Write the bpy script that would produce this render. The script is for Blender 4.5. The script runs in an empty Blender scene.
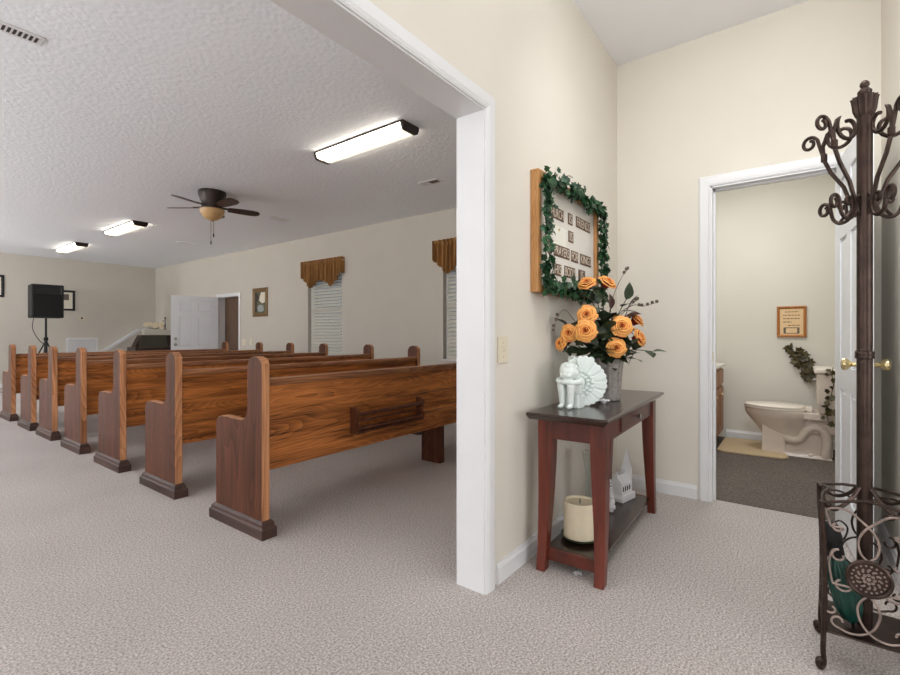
import bpy, bmesh, math, random
from mathutils import Vector, Matrix, noise
random.seed(7)
S = bpy.context.scene
COL = S.collection
PI = math.pi
# ------------------------------------------------------------ camera
cam_d = bpy.data.cameras.new('camera'); cam = bpy.data.objects.new('camera', cam_d); COL.objects.link(cam)
cam.location = (0, 0, 1.07)
cam.rotation_euler = (PI/2, 0, math.radians(36.765) - PI/2)
cam_d.sensor_width = 36; cam_d.lens = 36*465.6/900; cam_d.shift_y = -2.41/900
cam_d.clip_start = 0.05; cam_d.clip_end = 100
S.camera = cam
# ------------------------------------------------------------ world, exposure, area lights
w = bpy.data.worlds.new('world'); S.world = w; w.use_nodes = True
w.node_tree.nodes['Background'].inputs[0].default_value = (0.75, 0.85, 1.0, 1)
w.node_tree.nodes['Background'].inputs[1].default_value = 0.3
S.view_settings.view_transform = 'Standard'; S.view_settings.look = 'None'
S.view_settings.exposure = 0.25; S.view_settings.gamma = 1.0; S.view_settings.use_curve_mapping = False
S.cycles.use_denoising = True
S.cycles.max_bounces = 10; S.cycles.diffuse_bounces = 6
S.cycles.sample_clamp_indirect = 6

def area(name, loc, direction, sx, sy, power, color=(1, 1, 1), spread=180):
    d = bpy.data.lights.new(name, 'AREA'); d.shape = 'RECTANGLE'; d.size = sx; d.size_y = sy
    d.energy = power; d.color = color; d.spread = math.radians(spread)
    o = bpy.data.objects.new(name, d); COL.objects.link(o); o.location = loc
    o.rotation_euler = Vector(direction).to_track_quat('-Z', 'Y').to_euler()
    return o
DAY = (0.965, 0.985, 1.0); WARM = (1.0, 0.93, 0.82)
# daylight through the entrance doors behind the camera and the foyer's side window
area('entrance_daylight', (-5.9, -0.55, 1.35), (1, 0.03, 0.05), 2.2, 2.2, 82, DAY)
area('foyer_window_daylight', (-0.6, -4.9, 1.65), (0.15, 1, 0.0), 3.0, 1.8, 82, DAY)
# added upward fills for the foyer, unseen and without fixtures
area('foyer_bounce_fill', (0.2, -1.6, 1.7), (0.0, 0.0, 1), 0.6, 0.6, 14, DAY)
area('foyer_ceiling_fill', (1.5, 0.08, 2.55), (0, 0, 1), 0.8, 0.6, 6, DAY)  # added fill aimed at the ceiling, no pendant hangs here
# added fill above the frame, no fixture, brightens the end wall of the foyer
area('foyer_end_wall_fill', (1.72, 0.12, 2.80), (1, -0.05, -0.95), 0.8, 0.25, 9.0, DAY, 125)
# daylight through the windows on the far side of the sanctuary
for yy in (5.6, 8.6, 11.2):
    area('sanctuary_window_daylight', (-3.62, yy, 1.6), (1, 0, 0.3), 1.1, 1.5, 18, DAY)
for xx, yy, pw in ((-2.6, 2.6, 86), (-2.3, 6.5, 100), (-1.5, 11.0, 118)):
    area('sanctuary_ceiling_fill', (xx, yy, 1.6), (0.2, 0, 1), 0.5, 0.5, pw, DAY)  # added upward fill to brighten the sanctuary ceiling, no lamp stands here
# bathroom vanity lamp
area('bathroom_ceiling_lamp', (4.5, 0.45, 2.70), (0, 0, -1), 0.5, 0.5, 17, DAY)

# ------------------------------------------------------------ materials
def lin(c):
    return tuple((x/255/12.92 if x/255 <= 0.04045 else ((x/255+0.055)/1.055)**2.4) for x in c) + (1,)

def base_mat(name):
    m = bpy.data.materials.new(name); m.use_nodes = True
    nt = m.node_tree; b = nt.nodes['Principled BSDF']
    return m, nt, b
def N(nt, t, **kw):
    n = nt.nodes.new(t)
    for k, v in kw.items():
        if hasattr(n, k): setattr(n, k, v)
        else: n.inputs[k].default_value = v
    return n
def plain(name, rgb, rough=0.5, metal=0.0, var=0.06, scale=30, bump=0.0, bscale=200, emit=None, estr=0, trans=0, coat=0, spec=0.5, dist=0.002):
    m, nt, b = base_mat(name); L = nt.links
    tc = N(nt, 'ShaderNodeTexCoord')
    n = N(nt, 'ShaderNodeTexNoise', Scale=scale, Detail=4.0); L.new(tc.outputs['Object'], n.inputs['Vector'])
    c = lin(rgb)
    r = N(nt, 'ShaderNodeValToRGB')
    r.color_ramp.elements[0].position = 0.3; r.color_ramp.elements[1].position = 0.7
    r.color_ramp.elements[0].color = tuple(x*(1-var) for x in c[:3]) + (1,)
    r.color_ramp.elements[1].color = tuple(min(1, x*(1+var)) for x in c[:3]) + (1,)
    L.new(n.outputs['Fac'], r.inputs['Fac']); L.new(r.outputs['Color'], b.inputs['Base Color'])
    b.inputs['Roughness'].default_value = rough; b.inputs['Metallic'].default_value = metal
    b.inputs['Specular IOR Level'].default_value = spec
    b.inputs['Transmission Weight'].default_value = trans
    b.inputs['Coat Weight'].default_value = coat
    if bump:
        n2 = N(nt, 'ShaderNodeTexNoise', Scale=bscale, Detail=3.0); L.new(tc.outputs['Object'], n2.inputs['Vector'])
        bp = N(nt, 'ShaderNodeBump', Strength=bump, Distance=dist); L.new(n2.outputs['Fac'], bp.inputs['Height']); L.new(bp.outputs['Normal'], b.inputs['Normal'])
    if emit:
        b.inputs['Emission Color'].default_value = lin(emit); b.inputs['Emission Strength'].default_value = estr
    return m
def wood(name, dark, light, axis=0, scale=1.0, rough=0.4, stretch=14, rnd=True, coat=0.0, ring=0.5, lo=0.3, hi=0.72):
    m, nt, b = base_mat(name); L = nt.links
    tc = N(nt, 'ShaderNodeTexCoord'); vec = tc.outputs['Object']
    if rnd:
        oi = N(nt, 'ShaderNodeObjectInfo'); ml = N(nt, 'ShaderNodeVectorMath', operation='SCALE')
        cmb = N(nt, 'ShaderNodeCombineXYZ')
        for k in range(3): L.new(oi.outputs['Random'], cmb.inputs[k])
        L.new(cmb.outputs[0], ml.inputs[0]); ml.inputs['Scale'].default_value = 17.3
        ad = N(nt, 'ShaderNodeVectorMath', operation='ADD'); L.new(vec, ad.inputs[0]); L.new(ml.outputs[0], ad.inputs[1]); vec = ad.outputs[0]
    mp = N(nt, 'ShaderNodeMapping'); sc = [stretch*scale]*3; sc[axis] = scale
    mp.inputs['Scale'].default_value = sc; L.new(vec, mp.inputs['Vector'])
    n1 = N(nt, 'ShaderNodeTexNoise', Scale=1.1, Detail=3.0, Distortion=0.6); L.new(mp.outputs[0], n1.inputs['Vector'])
    # ring lines from a multiplied low-frequency field, like flat-sawn oak
    mu = N(nt, 'ShaderNodeMath', operation='MULTIPLY'); mu.inputs[1].default_value = 34.0
    mp2 = N(nt, 'ShaderNodeMapping'); sc2 = [3.2*scale]*3; sc2[axis] = 0.55*scale; mp2.inputs['Scale'].default_value = sc2; L.new(vec, mp2.inputs['Vector'])
    n2 = N(nt, 'ShaderNodeTexNoise', Scale=1.0, Detail=1.5); L.new(mp2.outputs[0], n2.inputs['Vector']); L.new(n2.outputs['Fac'], mu.inputs[0])
    fr = N(nt, 'ShaderNodeMath', operation='FRACT'); L.new(mu.outputs[0], fr.inputs[0])
    mp3 = N(nt, 'ShaderNodeMapping'); sc3 = [90*scale]*3; sc3[axis] = 3*scale; mp3.inputs['Scale'].default_value = sc3; L.new(vec, mp3.inputs['Vector'])
    n3 = N(nt, 'ShaderNodeTexNoise', Scale=1.6, Detail=2.0); L.new(mp3.outputs[0], n3.inputs['Vector'])
    mx = N(nt, 'ShaderNodeMix', data_type='FLOAT'); mx.inputs[0].default_value = ring*0.45
    L.new(n1.outputs['Fac'], mx.inputs[2]); L.new(fr.outputs[0], mx.inputs[3])
    mx2 = N(nt, 'ShaderNodeMix', data_type='FLOAT'); mx2.inputs[0].default_value = 0.25
    L.new(mx.outputs[0], mx2.inputs[2]); L.new(n3.outputs['Fac'], mx2.inputs[3])
    r = N(nt, 'ShaderNodeValToRGB'); r.color_ramp.elements[0].position = lo; r.color_ramp.elements[1].position = hi
    r.color_ramp.elements[0].color = lin(dark); r.color_ramp.elements[1].color = lin(light)
    L.new(mx2.outputs[0], r.inputs['Fac']); L.new(r.outputs['Color'], b.inputs['Base Color'])
    b.inputs['Roughness'].default_value = rough; b.inputs['Coat Weight'].default_value = coat; b.inputs['Coat Roughness'].default_value = 0.2
    bp = N(nt, 'ShaderNodeBump', Strength=0.15, Distance=0.001); L.new(mx2.outputs[0], bp.inputs['Height']); L.new(bp.outputs['Normal'], b.inputs['Normal'])
    return m
def carpet(name, c1, c2, c3):
    m, nt, b = base_mat(name); L = nt.links
    tc = N(nt, 'ShaderNodeTexCoord')
    n = N(nt, 'ShaderNodeTexNoise', Scale=125.0, Detail=4.0, Roughness=0.75); L.new(tc.outputs['Object'], n.inputs['Vector'])
    r = N(nt, 'ShaderNodeValToRGB'); e = r.color_ramp.elements
    e[0].position = 0.33; e[0].color = lin(c1); e[1].position = 0.66; e[1].color = lin(c3)
    k = e.new(0.5); k.color = lin(c2)
    n2 = N(nt, 'ShaderNodeTexNoise', Scale=1.3, Detail=3.0); L.new(tc.outputs['Object'], n2.inputs['Vector'])
    mr = N(nt, 'ShaderNodeMapRange'); mr.inputs[1].default_value = 0.3; mr.inputs[2].default_value = 0.7; mr.inputs[3].default_value = 0.93; mr.inputs[4].default_value = 1.05
    L.new(n2.outputs['Fac'], mr.inputs[0])
    vm = N(nt, 'ShaderNodeVectorMath', operation='SCALE'); L.new(n.outputs['Fac'], r.inputs['Fac']); L.new(r.outputs['Color'], vm.inputs[0]); L.new(mr.outputs[0], vm.inputs['Scale'])
    L.new(vm.outputs[0], b.inputs['Base Color'])
    b.inputs['Roughness'].default_value = 0.95; b.inputs['Specular IOR Level'].default_value = 0.1
    bp = N(nt, 'ShaderNodeBump', Strength=0.6, Distance=0.004); L.new(n.outputs['Fac'], bp.inputs['Height']); L.new(bp.outputs['Normal'], b.inputs['Normal'])
    return m
def stomped_ceiling(name, rgb):
    m, nt, b = base_mat(name); L = nt.links
    tc = N(nt, 'ShaderNodeTexCoord')
    n = N(nt, 'ShaderNodeTexNoise', Scale=26.0, Detail=5.0, Roughness=0.62, Distortion=1.4); L.new(tc.outputs['Object'], n.inputs['Vector'])
    v = N(nt, 'ShaderNodeTexVoronoi', Scale=34.0); v.feature = 'SMOOTH_F1'; L.new(tc.outputs['Object'], v.inputs['Vector'])
    mx = N(nt, 'ShaderNodeMath', operation='ADD'); L.new(n.outputs['Fac'], mx.inputs[0]); L.new(v.outputs['Distance'], mx.inputs[1])
    bp = N(nt, 'ShaderNodeBump', Strength=0.5, Distance=0.005); L.new(mx.outputs[0], bp.inputs['Height']); L.new(bp.outputs['Normal'], b.inputs['Normal'])
    b.inputs['Base Color'].default_value = lin(rgb); b.inputs['Roughness'].default_value = 0.9; b.inputs['Specular IOR Level'].default_value = 0.15
    return m
def rose_mat(name):
    m, nt, b = base_mat(name); L = nt.links
    at = N(nt, 'ShaderNodeAttribute'); at.attribute_name = 'petal'
    tc = N(nt, 'ShaderNodeTexCoord'); n = N(nt, 'ShaderNodeTexNoise', Scale=60.0, Detail=2.0); L.new(tc.outputs['Object'], n.inputs['Vector'])
    ma = N(nt, 'ShaderNodeMath', operation='MULTIPLY_ADD'); L.new(n.outputs['Fac'], ma.inputs[0]); ma.inputs[1].default_value = 0.22; L.new(at.outputs['Fac'], ma.inputs[2])
    sb = N(nt, 'ShaderNodeMath', operation='SUBTRACT'); L.new(ma.outputs[0], sb.inputs[0]); sb.inputs[1].default_value = 0.11
    r = N(nt, 'ShaderNodeValToRGB'); e = r.color_ramp.elements; L.new(sb.outputs[0], r.inputs['Fac'])
    e[0].position = 0.30; e[0].color = lin((132, 40, 24)); e[1].position = 1.0; e[1].color = lin((222, 118, 76))
    for p, c in ((0.62, (190, 78, 36)), (0.80, (232, 140, 64)), (0.91, (246, 186, 98))):
        k = e.new(p); k.color = lin(c)
    L.new(r.outputs['Color'], b.inputs['Base Color']); b.inputs['Roughness'].default_value = 0.6
    return m
def leaf_mat(name, c1, c2, rough=0.5):
    m, nt, b = base_mat(name); L = nt.links
    tc = N(nt, 'ShaderNodeTexCoord')
    n = N(nt, 'ShaderNodeTexNoise', Scale=28.0, Detail=2.0); L.new(tc.outputs['Object'], n.inputs['Vector'])
    r = N(nt, 'ShaderNodeValToRGB'); r.color_ramp.elements[0].position = 0.35; r.color_ramp.elements[1].position = 0.65
    r.color_ramp.elements[0].color = lin(c1); r.color_ramp.elements[1].color = lin(c2)
    L.new(n.outputs['Fac'], r.inputs['Fac']); L.new(r.outputs['Color'], b.inputs['Base Color']); b.inputs['Roughness'].default_value = rough
    return m

M = {}
M['wall'] = plain('beige_wall_paint', (222, 216, 205), 0.85, var=0.015, scale=3, bump=0.08, bscale=160, spec=0.2)
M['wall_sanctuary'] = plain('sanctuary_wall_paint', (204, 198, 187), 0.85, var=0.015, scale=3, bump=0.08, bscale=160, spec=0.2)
M['bath_wall'] = plain('bathroom_wall_paint', (216, 212, 202), 0.85, var=0.015, scale=3, bump=0.08, bscale=160, spec=0.2)
M['ceiling'] = plain('white_ceiling_paint', (240, 241, 244), 0.9, var=0.01, scale=3, bump=0.06, bscale=120, spec=0.15)
M['stomp'] = stomped_ceiling('stomped_ceiling_texture', (244, 247, 252))
M['carpet'] = carpet('grey_loop_carpet', (128, 119, 115), (186, 177, 172), (228, 221, 217))
M['bath_floor'] = carpet('dark_bathroom_carpet', (72, 65, 60), (104, 96, 90), (136, 127, 120))
M['white'] = plain('white_trim_paint', (226, 226, 227), 0.4, var=0.012, scale=8)
M['door_white'] = plain('white_door_paint', (232, 234, 238), 0.4, var=0.012, scale=8)
M['oak_lit_edge'] = wood('lit_oak_edge', (136, 86, 58), (222, 162, 116), axis=2, rough=0.4)  # paler than the panel sides: part of the light on edges painted in
M['oak_z'] = wood('oak_upright_shaded', (54, 30, 21), (116, 68, 46), axis=2, rough=0.38)  # darkened to carry some of the shade on the pew-end sides
M['oak_x'] = wood('oak_long_grain', (62, 30, 16), (220, 138, 74), axis=0, rough=0.36, ring=0.35, stretch=18, scale=1.6)
M['oak_rail'] = wood('oak_rail_grain', (96, 56, 36), (182, 126, 86), axis=0, rough=0.36)
for k_ in ('oak_z', 'oak_x', 'oak_lit_edge', 'oak_rail'): M[k_].node_tree.nodes['Principled BSDF'].inputs['Specular IOR Level'].default_value = 0.22
M['plinth'] = wood('dark_worn_plinth', (46, 30, 26), (86, 58, 48), axis=1, rough=0.5)
M['cherry_z'] = wood('cherry_upright_grain', (68, 26, 17), (124, 54, 36), axis=2, rough=0.35, ring=0.15)
M['cherry_x'] = wood('cherry_long_grain', (58, 23, 16), (106, 45, 30), axis=0, rough=0.35, ring=0.15)
M['cherry_top'] = wood('dark_glossy_table_top', (36, 22, 17), (58, 36, 28), axis=0, rough=0.22, ring=0.1, coat=0.3)
M['pine'] = wood('honey_oak_frame', (160, 108, 58), (202, 152, 96), axis=2, rough=0.45, scale=2)
M['vanity'] = wood('medium_oak_cabinet', (122, 78, 46), (178, 124, 78), axis=2, rough=0.45, scale=2)
M['brown_door'] = wood('brown_wood_door', (74, 54, 40), (116, 90, 70), axis=2, rough=0.5, scale=1.4)
M['bronze'] = plain('dark_bronze_metal', (66, 52, 46), 0.38, 0.75, var=0.3, scale=25)
M['bronze_light'] = plain('rubbed_bronze_metal', (150, 134, 126), 0.45, 0.6, var=0.25, scale=40)
M['fan_dark'] = plain('dark_fan_bronze', (48, 34, 28), 0.4, 0.3, var=0.2)
M['fan_blade'] = wood('dark_walnut_blade', (46, 30, 24), (82, 56, 44), axis=0, rough=0.4, scale=3)
M['amber'] = plain('amber_glass_bowl', (196, 160, 112), 0.35, var=0.12, scale=14)
M['brass'] = plain('polished_brass', (226, 208, 160), 0.25, 0.9, var=0.05)
M['nickel'] = plain('dull_nickel', (170, 168, 164), 0.3, 0.9, var=0.05)
M['black'] = plain('black_cabinet_vinyl', (13, 12, 13), 0.65, var=0.2, scale=60)
M['black_metal'] = plain('black_painted_steel', (18, 18, 19), 0.45, 0.2)
M['grille_cloth'] = plain('black_speaker_grille', (8, 8, 8), 0.9, var=0.3, scale=300, bump=0.4, bscale=500)
M['gold'] = plain('old_gold_frame', (122, 92, 52), 0.45, 0.3, var=0.25, scale=40)
M['paper'] = plain('cream_paper', (226, 218, 200), 0.8, var=0.03)
M['board'] = plain('letter_board_white', (226, 221, 212), 0.75, var=0.015)
M['card'] = plain('white_card', (236, 234, 222), 0.7, var=0.03, scale=60)
M['tile'] = plain('brown_letter_tile', (92, 66, 50), 0.6, var=0.15, scale=90)
M['letter'] = plain('cream_letter', (214, 200, 182), 0.7, var=0.03)
M['valance'] = wood('golden_brown_fabric', (108, 72, 36), (174, 124, 66), axis=2, rough=0.8, scale=3, ring=0.1)
M['blind'] = plain('ivory_blind_slat', (216, 211, 198), 0.6, var=0.02)
M['plate'] = plain('almond_plastic_plate', (222, 212, 190), 0.45, var=0.01)
M['diffuser_side'] = plain('lit_diffuser_side', (250, 246, 234), 0.5, var=0.0, emit=(255, 246, 228), estr=9)
M['diffuser'] = plain('lit_fluorescent_diffuser', (250, 244, 228), 0.5, var=0.0, emit=(255, 243, 220), estr=1.0)
M['vent'] = plain('white_vent_enamel', (226, 226, 228), 0.5, var=0.02)
M['vent_dark'] = plain('vent_dark_gap', (58, 56, 56), 0.8)
M['vent_brown'] = plain('brown_smoked_vent', (92, 68, 54), 0.6)
M['bisque'] = plain('bisque_porcelain', (214, 200, 188), 0.16, var=0.02, coat=0.4)
M['bisque_light'] = plain('pale_bisque_plastic', (230, 220, 208), 0.25, var=0.01)
M['rug'] = plain('tan_bath_rug', (190, 168, 134), 0.95, var=0.1, scale=120, bump=0.5, bscale=260)
M['counter'] = plain('cultured_marble_white', (232, 228, 222), 0.2, var=0.03)
M['statue'] = plain('white_bisque_ceramic', (226, 234, 230), 0.55, var=0.02)
M['church_white'] = plain('white_glazed_ceramic', (238, 238, 240), 0.3, var=0.02)
M['window_dark'] = plain('dark_window_hollow', (30, 30, 34), 0.7)
M['candle'] = plain('ivory_candle_wax', (226, 212, 184), 0.5, var=0.03)
M['wick'] = plain('burnt_wick', (50, 40, 34), 0.9)
M['glass_green'] = plain('dark_green_glass', (70, 84, 66), 0.08, var=0.05, trans=0.55)
M['glass'] = plain('clear_glass', (238, 242, 240), 0.03, var=0.0, trans=1.0)
M['crystal'] = plain('cut_crystal_glass', (214, 208, 202), 0.14, var=0.12, scale=60, trans=0.55, bump=1.0, bscale=55, dist=0.01)
M['rose'] = rose_mat('orange_rose_petal')
M['stem'] = plain('green_brown_stem', (58, 66, 40), 0.6, var=0.2)
M['twig'] = plain('brown_twig', (84, 66, 54), 0.8, var=0.2)
M['berry'] = plain('dried_seed_pod', (98, 84, 72), 0.7, var=0.25)
M['leaf'] = leaf_mat('dark_rose_leaf', (30, 44, 28), (62, 76, 46))
M['leaf_red'] = leaf_mat('dark_red_leaf', (52, 26, 24), (78, 40, 34))
M['ivy'] = leaf_mat('deep_green_ivy', (16, 46, 28), (46, 92, 52))
M['ivy_brown'] = leaf_mat('olive_ivy', (36, 36, 20), (92, 80, 44))
M['umbrella'] = plain('dark_green_nylon', (14, 62, 52), 0.4, var=0.2, scale=14)
M['organ'] = wood('dark_organ_wood', (34, 20, 16), (62, 38, 30), axis=0, rough=0.4)
M['organ_panel'] = plain('olive_black_music_rest', (52, 48, 36), 0.4, var=0.1)
M['shade_white'] = plain('pale_runner_cloth', (208, 202, 188), 0.7, var=0.04)
M['flower_white'] = plain('cream_silk_flower', (240, 226, 198), 0.7, var=0.15, scale=90)
M['outside'] = plain('daylit_exterior', (220, 230, 240), 0.9, emit=(225, 235, 250), estr=0.6)

# ------------------------------------------------------------ mesh builder
class MB:
    def __init__(s): s.v = []; s.f = []
    def add(s, vs, fs, mat=None):
        o = len(s.v)
        s.v += [tuple(mat @ Vector(p)) if mat else tuple(p) for p in vs]
        s.f += [tuple(i+o for i in f) for f in fs]; return s
    def box(s, x0, x1, y0, y1, z0, z1, mat=None):
        v = [(x0,y0,z0),(x1,y0,z0),(x1,y1,z0),(x0,y1,z0),(x0,y0,z1),(x1,y0,z1),(x1,y1,z1),(x0,y1,z1)]
        return s.add(v, [(3,2,1,0),(4,5,6,7),(0,1,5,4),(1,2,6,5),(2,3,7,6),(3,0,4,7)], mat)
    def prism(s, poly, a0, a1, axis=0, mat=None):
        """poly in the two other axes (in order), extruded along axis."""
        n = len(poly)
        def P(a, q):
            return {0: (a, q[0], q[1]), 1: (q[0], a, q[1]), 2: (q[0], q[1], a)}[axis]
        v = [P(a0, q) for q in poly] + [P(a1, q) for q in poly]
        f = [tuple(range(n))[::-1], tuple(range(n, 2*n))] + [(i, (i+1) % n, n+(i+1) % n, n+i) for i in range(n)]
        return s.add(v, f, mat)
    def tube(s, pts, r, n=8, cap=True, closed=False, mat=None):
        P = [Vector(p) for p in pts]; m = len(P)
        R = r if isinstance(r, (list, tuple)) else [r]*m
        T = []
        for i in range(m):
            a = P[(i-1) % m] if closed or i > 0 else P[i]; b = P[(i+1) % m] if closed or i < m-1 else P[i]
            t = (b-a); T.append(t.normalized() if t.length > 1e-9 else Vector((0,0,1)))
        u = T[0].orthogonal().normalized(); vs = []; fs = []
        for i in range(m):
            u = (u - T[i]*u.dot(T[i]))
            u = u.normalized() if u.length > 1e-9 else T[i].orthogonal().normalized()
            q = T[i].cross(u)
            for k in range(n):
                a = 2*PI*k/n; vs.append(P[i] + (u*math.cos(a)+q*math.sin(a))*R[i])
        for i in range(m if closed else m-1):
            j = (i+1) % m
            for k in range(n): fs.append((i*n+k, i*n+(k+1) % n, j*n+(k+1) % n, j*n+k))
        if cap and not closed:
            fs.append(tuple(range(n))[::-1]); fs.append(tuple((m-1)*n+k for k in range(n)))
        return s.add(vs, fs, mat)
    def lathe(s, prof, n=24, center=(0,0,0), mat=None, flute=0, famp=0):
        vs = []; fs = []; m = len(prof)
        for (r, z) in prof:
            for k in range(n):
                a = 2*PI*k/n; rr = r*(1+famp*math.cos(flute*a)) if flute else r
                vs.append((center[0]+rr*math.cos(a), center[1]+rr*math.sin(a), center[2]+z))
        for i in range(m-1):
            for k in range(n): fs.append((i*n+k, i*n+(k+1) % n, (i+1)*n+(k+1) % n, (i+1)*n+k))
        if prof[0][0] > 1e-6: fs.append(tuple(range(n))[::-1])
        if prof[-1][0] > 1e-6: fs.append(tuple((m-1)*n+k for k in range(n)))
        return s.add(vs, fs, mat)
    def loft(s, rings, mat=None, cap=True):
        n = len(rings[0]); vs = [p for r in rings for p in r]; fs = []
        for i in range(len(rings)-1):
            for k in range(n): fs.append((i*n+k, i*n+(k+1) % n, (i+1)*n+(k+1) % n, (i+1)*n+k))
        if cap: fs.append(tuple(range(n))[::-1]); fs.append(tuple((len(rings)-1)*n+k for k in range(n)))
        return s.add(vs, fs, mat)
    def ball(s, c, rx, ry=None, rz=None, n=14, mat=None):
        ry = ry or rx; rz = rz or rx; h = n//2
        rings = []
        for i in range(1, h):
            a = PI*i/h
            rings.append([(c[0]+rx*math.sin(a)*math.cos(2*PI*k/n), c[1]+ry*math.sin(a)*math.sin(2*PI*k/n), c[2]-rz*math.cos(a)) for k in range(n)])
        return s.loft(rings, mat)
    def build(s, name, m, parent=None, smooth=35, bevel=0, seg=2, loc=None, rot=None, fix=True):
        me = bpy.data.meshes.new(name); me.from_pydata([tuple(p) for p in s.v], [], s.f); me.update()
        if fix:
            bm = bmesh.new(); bm.from_mesh(me); bmesh.ops.remove_doubles(bm, verts=bm.verts, dist=1e-6)
            bmesh.ops.recalc_face_normals(bm, faces=bm.faces); bm.to_mesh(me); bm.free()
        me.materials.append(m if not isinstance(m, str) else M[m])
        if smooth:
            me.polygons.foreach_set('use_smooth', [True]*len(me.polygons)); me.set_sharp_from_angle(angle=math.radians(smooth))
        o = bpy.data.objects.new(name, me); COL.objects.link(o)
        if parent: o.parent = parent
        if loc: o.location = loc
        if rot: o.rotation_euler = rot
        if bevel:
            b = o.modifiers.new('bevel', 'BEVEL'); b.width = bevel; b.segments = seg; b.limit_method = 'ANGLE'; b.angle_limit = math.radians(40)
        return o
def box(name, m, b, parent=None, bevel=0, **kw):
    return MB().box(*b).build(name, m, parent, bevel=bevel, **kw)
def smoothpath(pts, k=6, closed=False):
    P = [Vector(p) for p in pts]; n = len(P); out = []
    for i in range(n if closed else n-1):
        if closed: a, b, c, d = P[(i-1) % n], P[i], P[(i+1) % n], P[(i+2) % n]
        else: a, b, c, d = P[max(i-1, 0)], P[i], P[i+1], P[min(i+2, n-1)]
        for j in range(k):
            t = j/k
            out.append(0.5*((2*b)+(c-a)*t+(2*a-5*b+4*c-d)*t*t+(3*b-a-3*c+d)*t**3))
    if not closed: out.append(P[-1])
    return out
def tag(o, label, cat, group=None):
    o['label'] = label; o['category'] = cat
    if group: o['group'] = group
    return o
def thing(name, label, cat, loc=(0,0,0), rz=0, group=None):
    o = bpy.data.objects.new(name, None); COL.objects.link(o); o.location = loc; o.rotation_euler = (0,0,rz); o.empty_display_size = 0.1
    return tag(o, label, cat, group)
def struct(o): o['kind'] = 'structure'; return o
def lab(o, label): o['label'] = label; return o
def copy_tree(o, parent=None):
    c = o.copy(); COL.objects.link(c)
    if parent: c.parent = parent
    for ch in list(o.children): copy_tree(ch, c)
    return c
def Rz(a): return Matrix.Rotation(a, 4, 'Z')

# ============================================================ SETTING
WX = 4.95      # sanctuary window wall
FY = 12.95     # sanctuary front wall
CZ = 2.745     # sanctuary ceiling
OY = 1.04      # foyer face of the wall with the wide opening
BX = 3.40      # foyer face of the wall with the bathroom door
RY = -0.36     # right wall
struct(box('floor', 'carpet', (-6.1, 6.2, -5.1, 13.1, -0.08, 0.0)))
struct(box('floor_bathroom', 'bath_floor', (BX+0.06, 5.62, RY, 1.06, 0.0, 0.004)))
struct(box('ceiling_sanctuary', 'stomp', (-3.7, WX, OY+0.125, FY, CZ, CZ+0.1)))
struct(box('ceiling_foyer', 'ceiling', (-6.1, BX, -5.1, OY, 3.005, 3.1)))
struct(box('ceiling_bathroom', 'ceiling', (BX+0.12, 5.62, RY, 1.06, 2.78, 2.88)))
# wall with the wide opening: right of it, above it, left of it
b = MB(); b.box(1.635, BX, OY, OY+0.125, 0, 3.1); b.box(-0.5, 1.635, OY, OY+0.125, 2.015, 3.1); b.box(-6.1, -0.5, OY, OY+0.125, 0, 3.1)
struct(b.build('wall_left', 'wall', smooth=0))
# wall with the bathroom door
DY0, DY1, DZ = -0.20, 0.455, 2.03
b = MB(); b.box(BX, BX+0.12, DY1, OY+0.125, 0, 3.1); b.box(BX, BX+0.12, DY0, DY1, DZ, 3.1); b.box(BX, BX+0.12, RY, DY0, 0, 3.1)
struct(b.build('wall_back', 'wall', smooth=0))
struct(box('wall_right', 'wall', (2.0, BX+0.12, RY-0.12, RY, 0, 3.1)))
struct(box('wall_entry_right', 'wall', (2.0, 2.12, -5.1, RY-0.12, 0, 3.1)))
b = MB(); b.box(-6.1, -2.2, -5.1, -4.98, 0, 3.1); b.box(1.0, 2.0, -5.1, -4.98, 0, 3.1); b.box(-2.2, 1.0, -5.1, -4.98, 0, 0.7); b.box(-2.2, 1.0, -5.1, -4.98, 2.6, 3.1)
struct(b.build('wall_entry_side', 'wall', smooth=0))
b = MB(); b.box(-6.1, -6.0, -4.98, -1.7, 0, 3.1); b.box(-6.1, -6.0, 0.6, OY, 0, 3.1); b.box(-6.1, -6.0, -1.7, 0.6, 2.5, 3.1)
struct(b.build('wall_entrance', 'wall', smooth=0))
# bathroom walls
struct(box('wall_bathroom_far', 'bath_wall', (5.62, 5.72, RY-0.12, 1.16, 0, 2.88)))
struct(box('wall_bathroom_right', 'bath_wall', (BX+0.12, 5.62, RY-0.12, RY, 0, 2.88)))
struct(box('wall_bathroom_left', 'bath_wall', (BX+0.12, 5.62, 1.06, 1.10, 0, 2.88)))
# window wall of the sanctuary: openings for two windows and the side door
W1, W2, D2 = (5.87, 6.74), (2.95, 3.815), (8.985, 9.82)
WZ0, WZ1, D2Z = 0.75, 2.22, 1.872
segs = [(OY+0.125, W2[0]), (W2[1], W1[0]), (W1[1], D2[0]), (D2[1], FY)]
b = MB()
for a, c in segs: b.box(WX, WX+0.14, a, c, 0, 2.85)
for a, c in (W1, W2): b.box(WX, WX+0.14, a, c, 0, WZ0); b.box(WX, WX+0.14, a, c, WZ1, 2.85)
b.box(WX, WX+0.14, D2[0], D2[1], D2Z, 2.85)
struct(b.build('wall_windows', 'wall_sanctuary', smooth=0))
struct(box('wall_front', 'wall_sanctuary', (-3.8, WX+0.14, FY, FY+0.12, 0, 2.85)))
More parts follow.
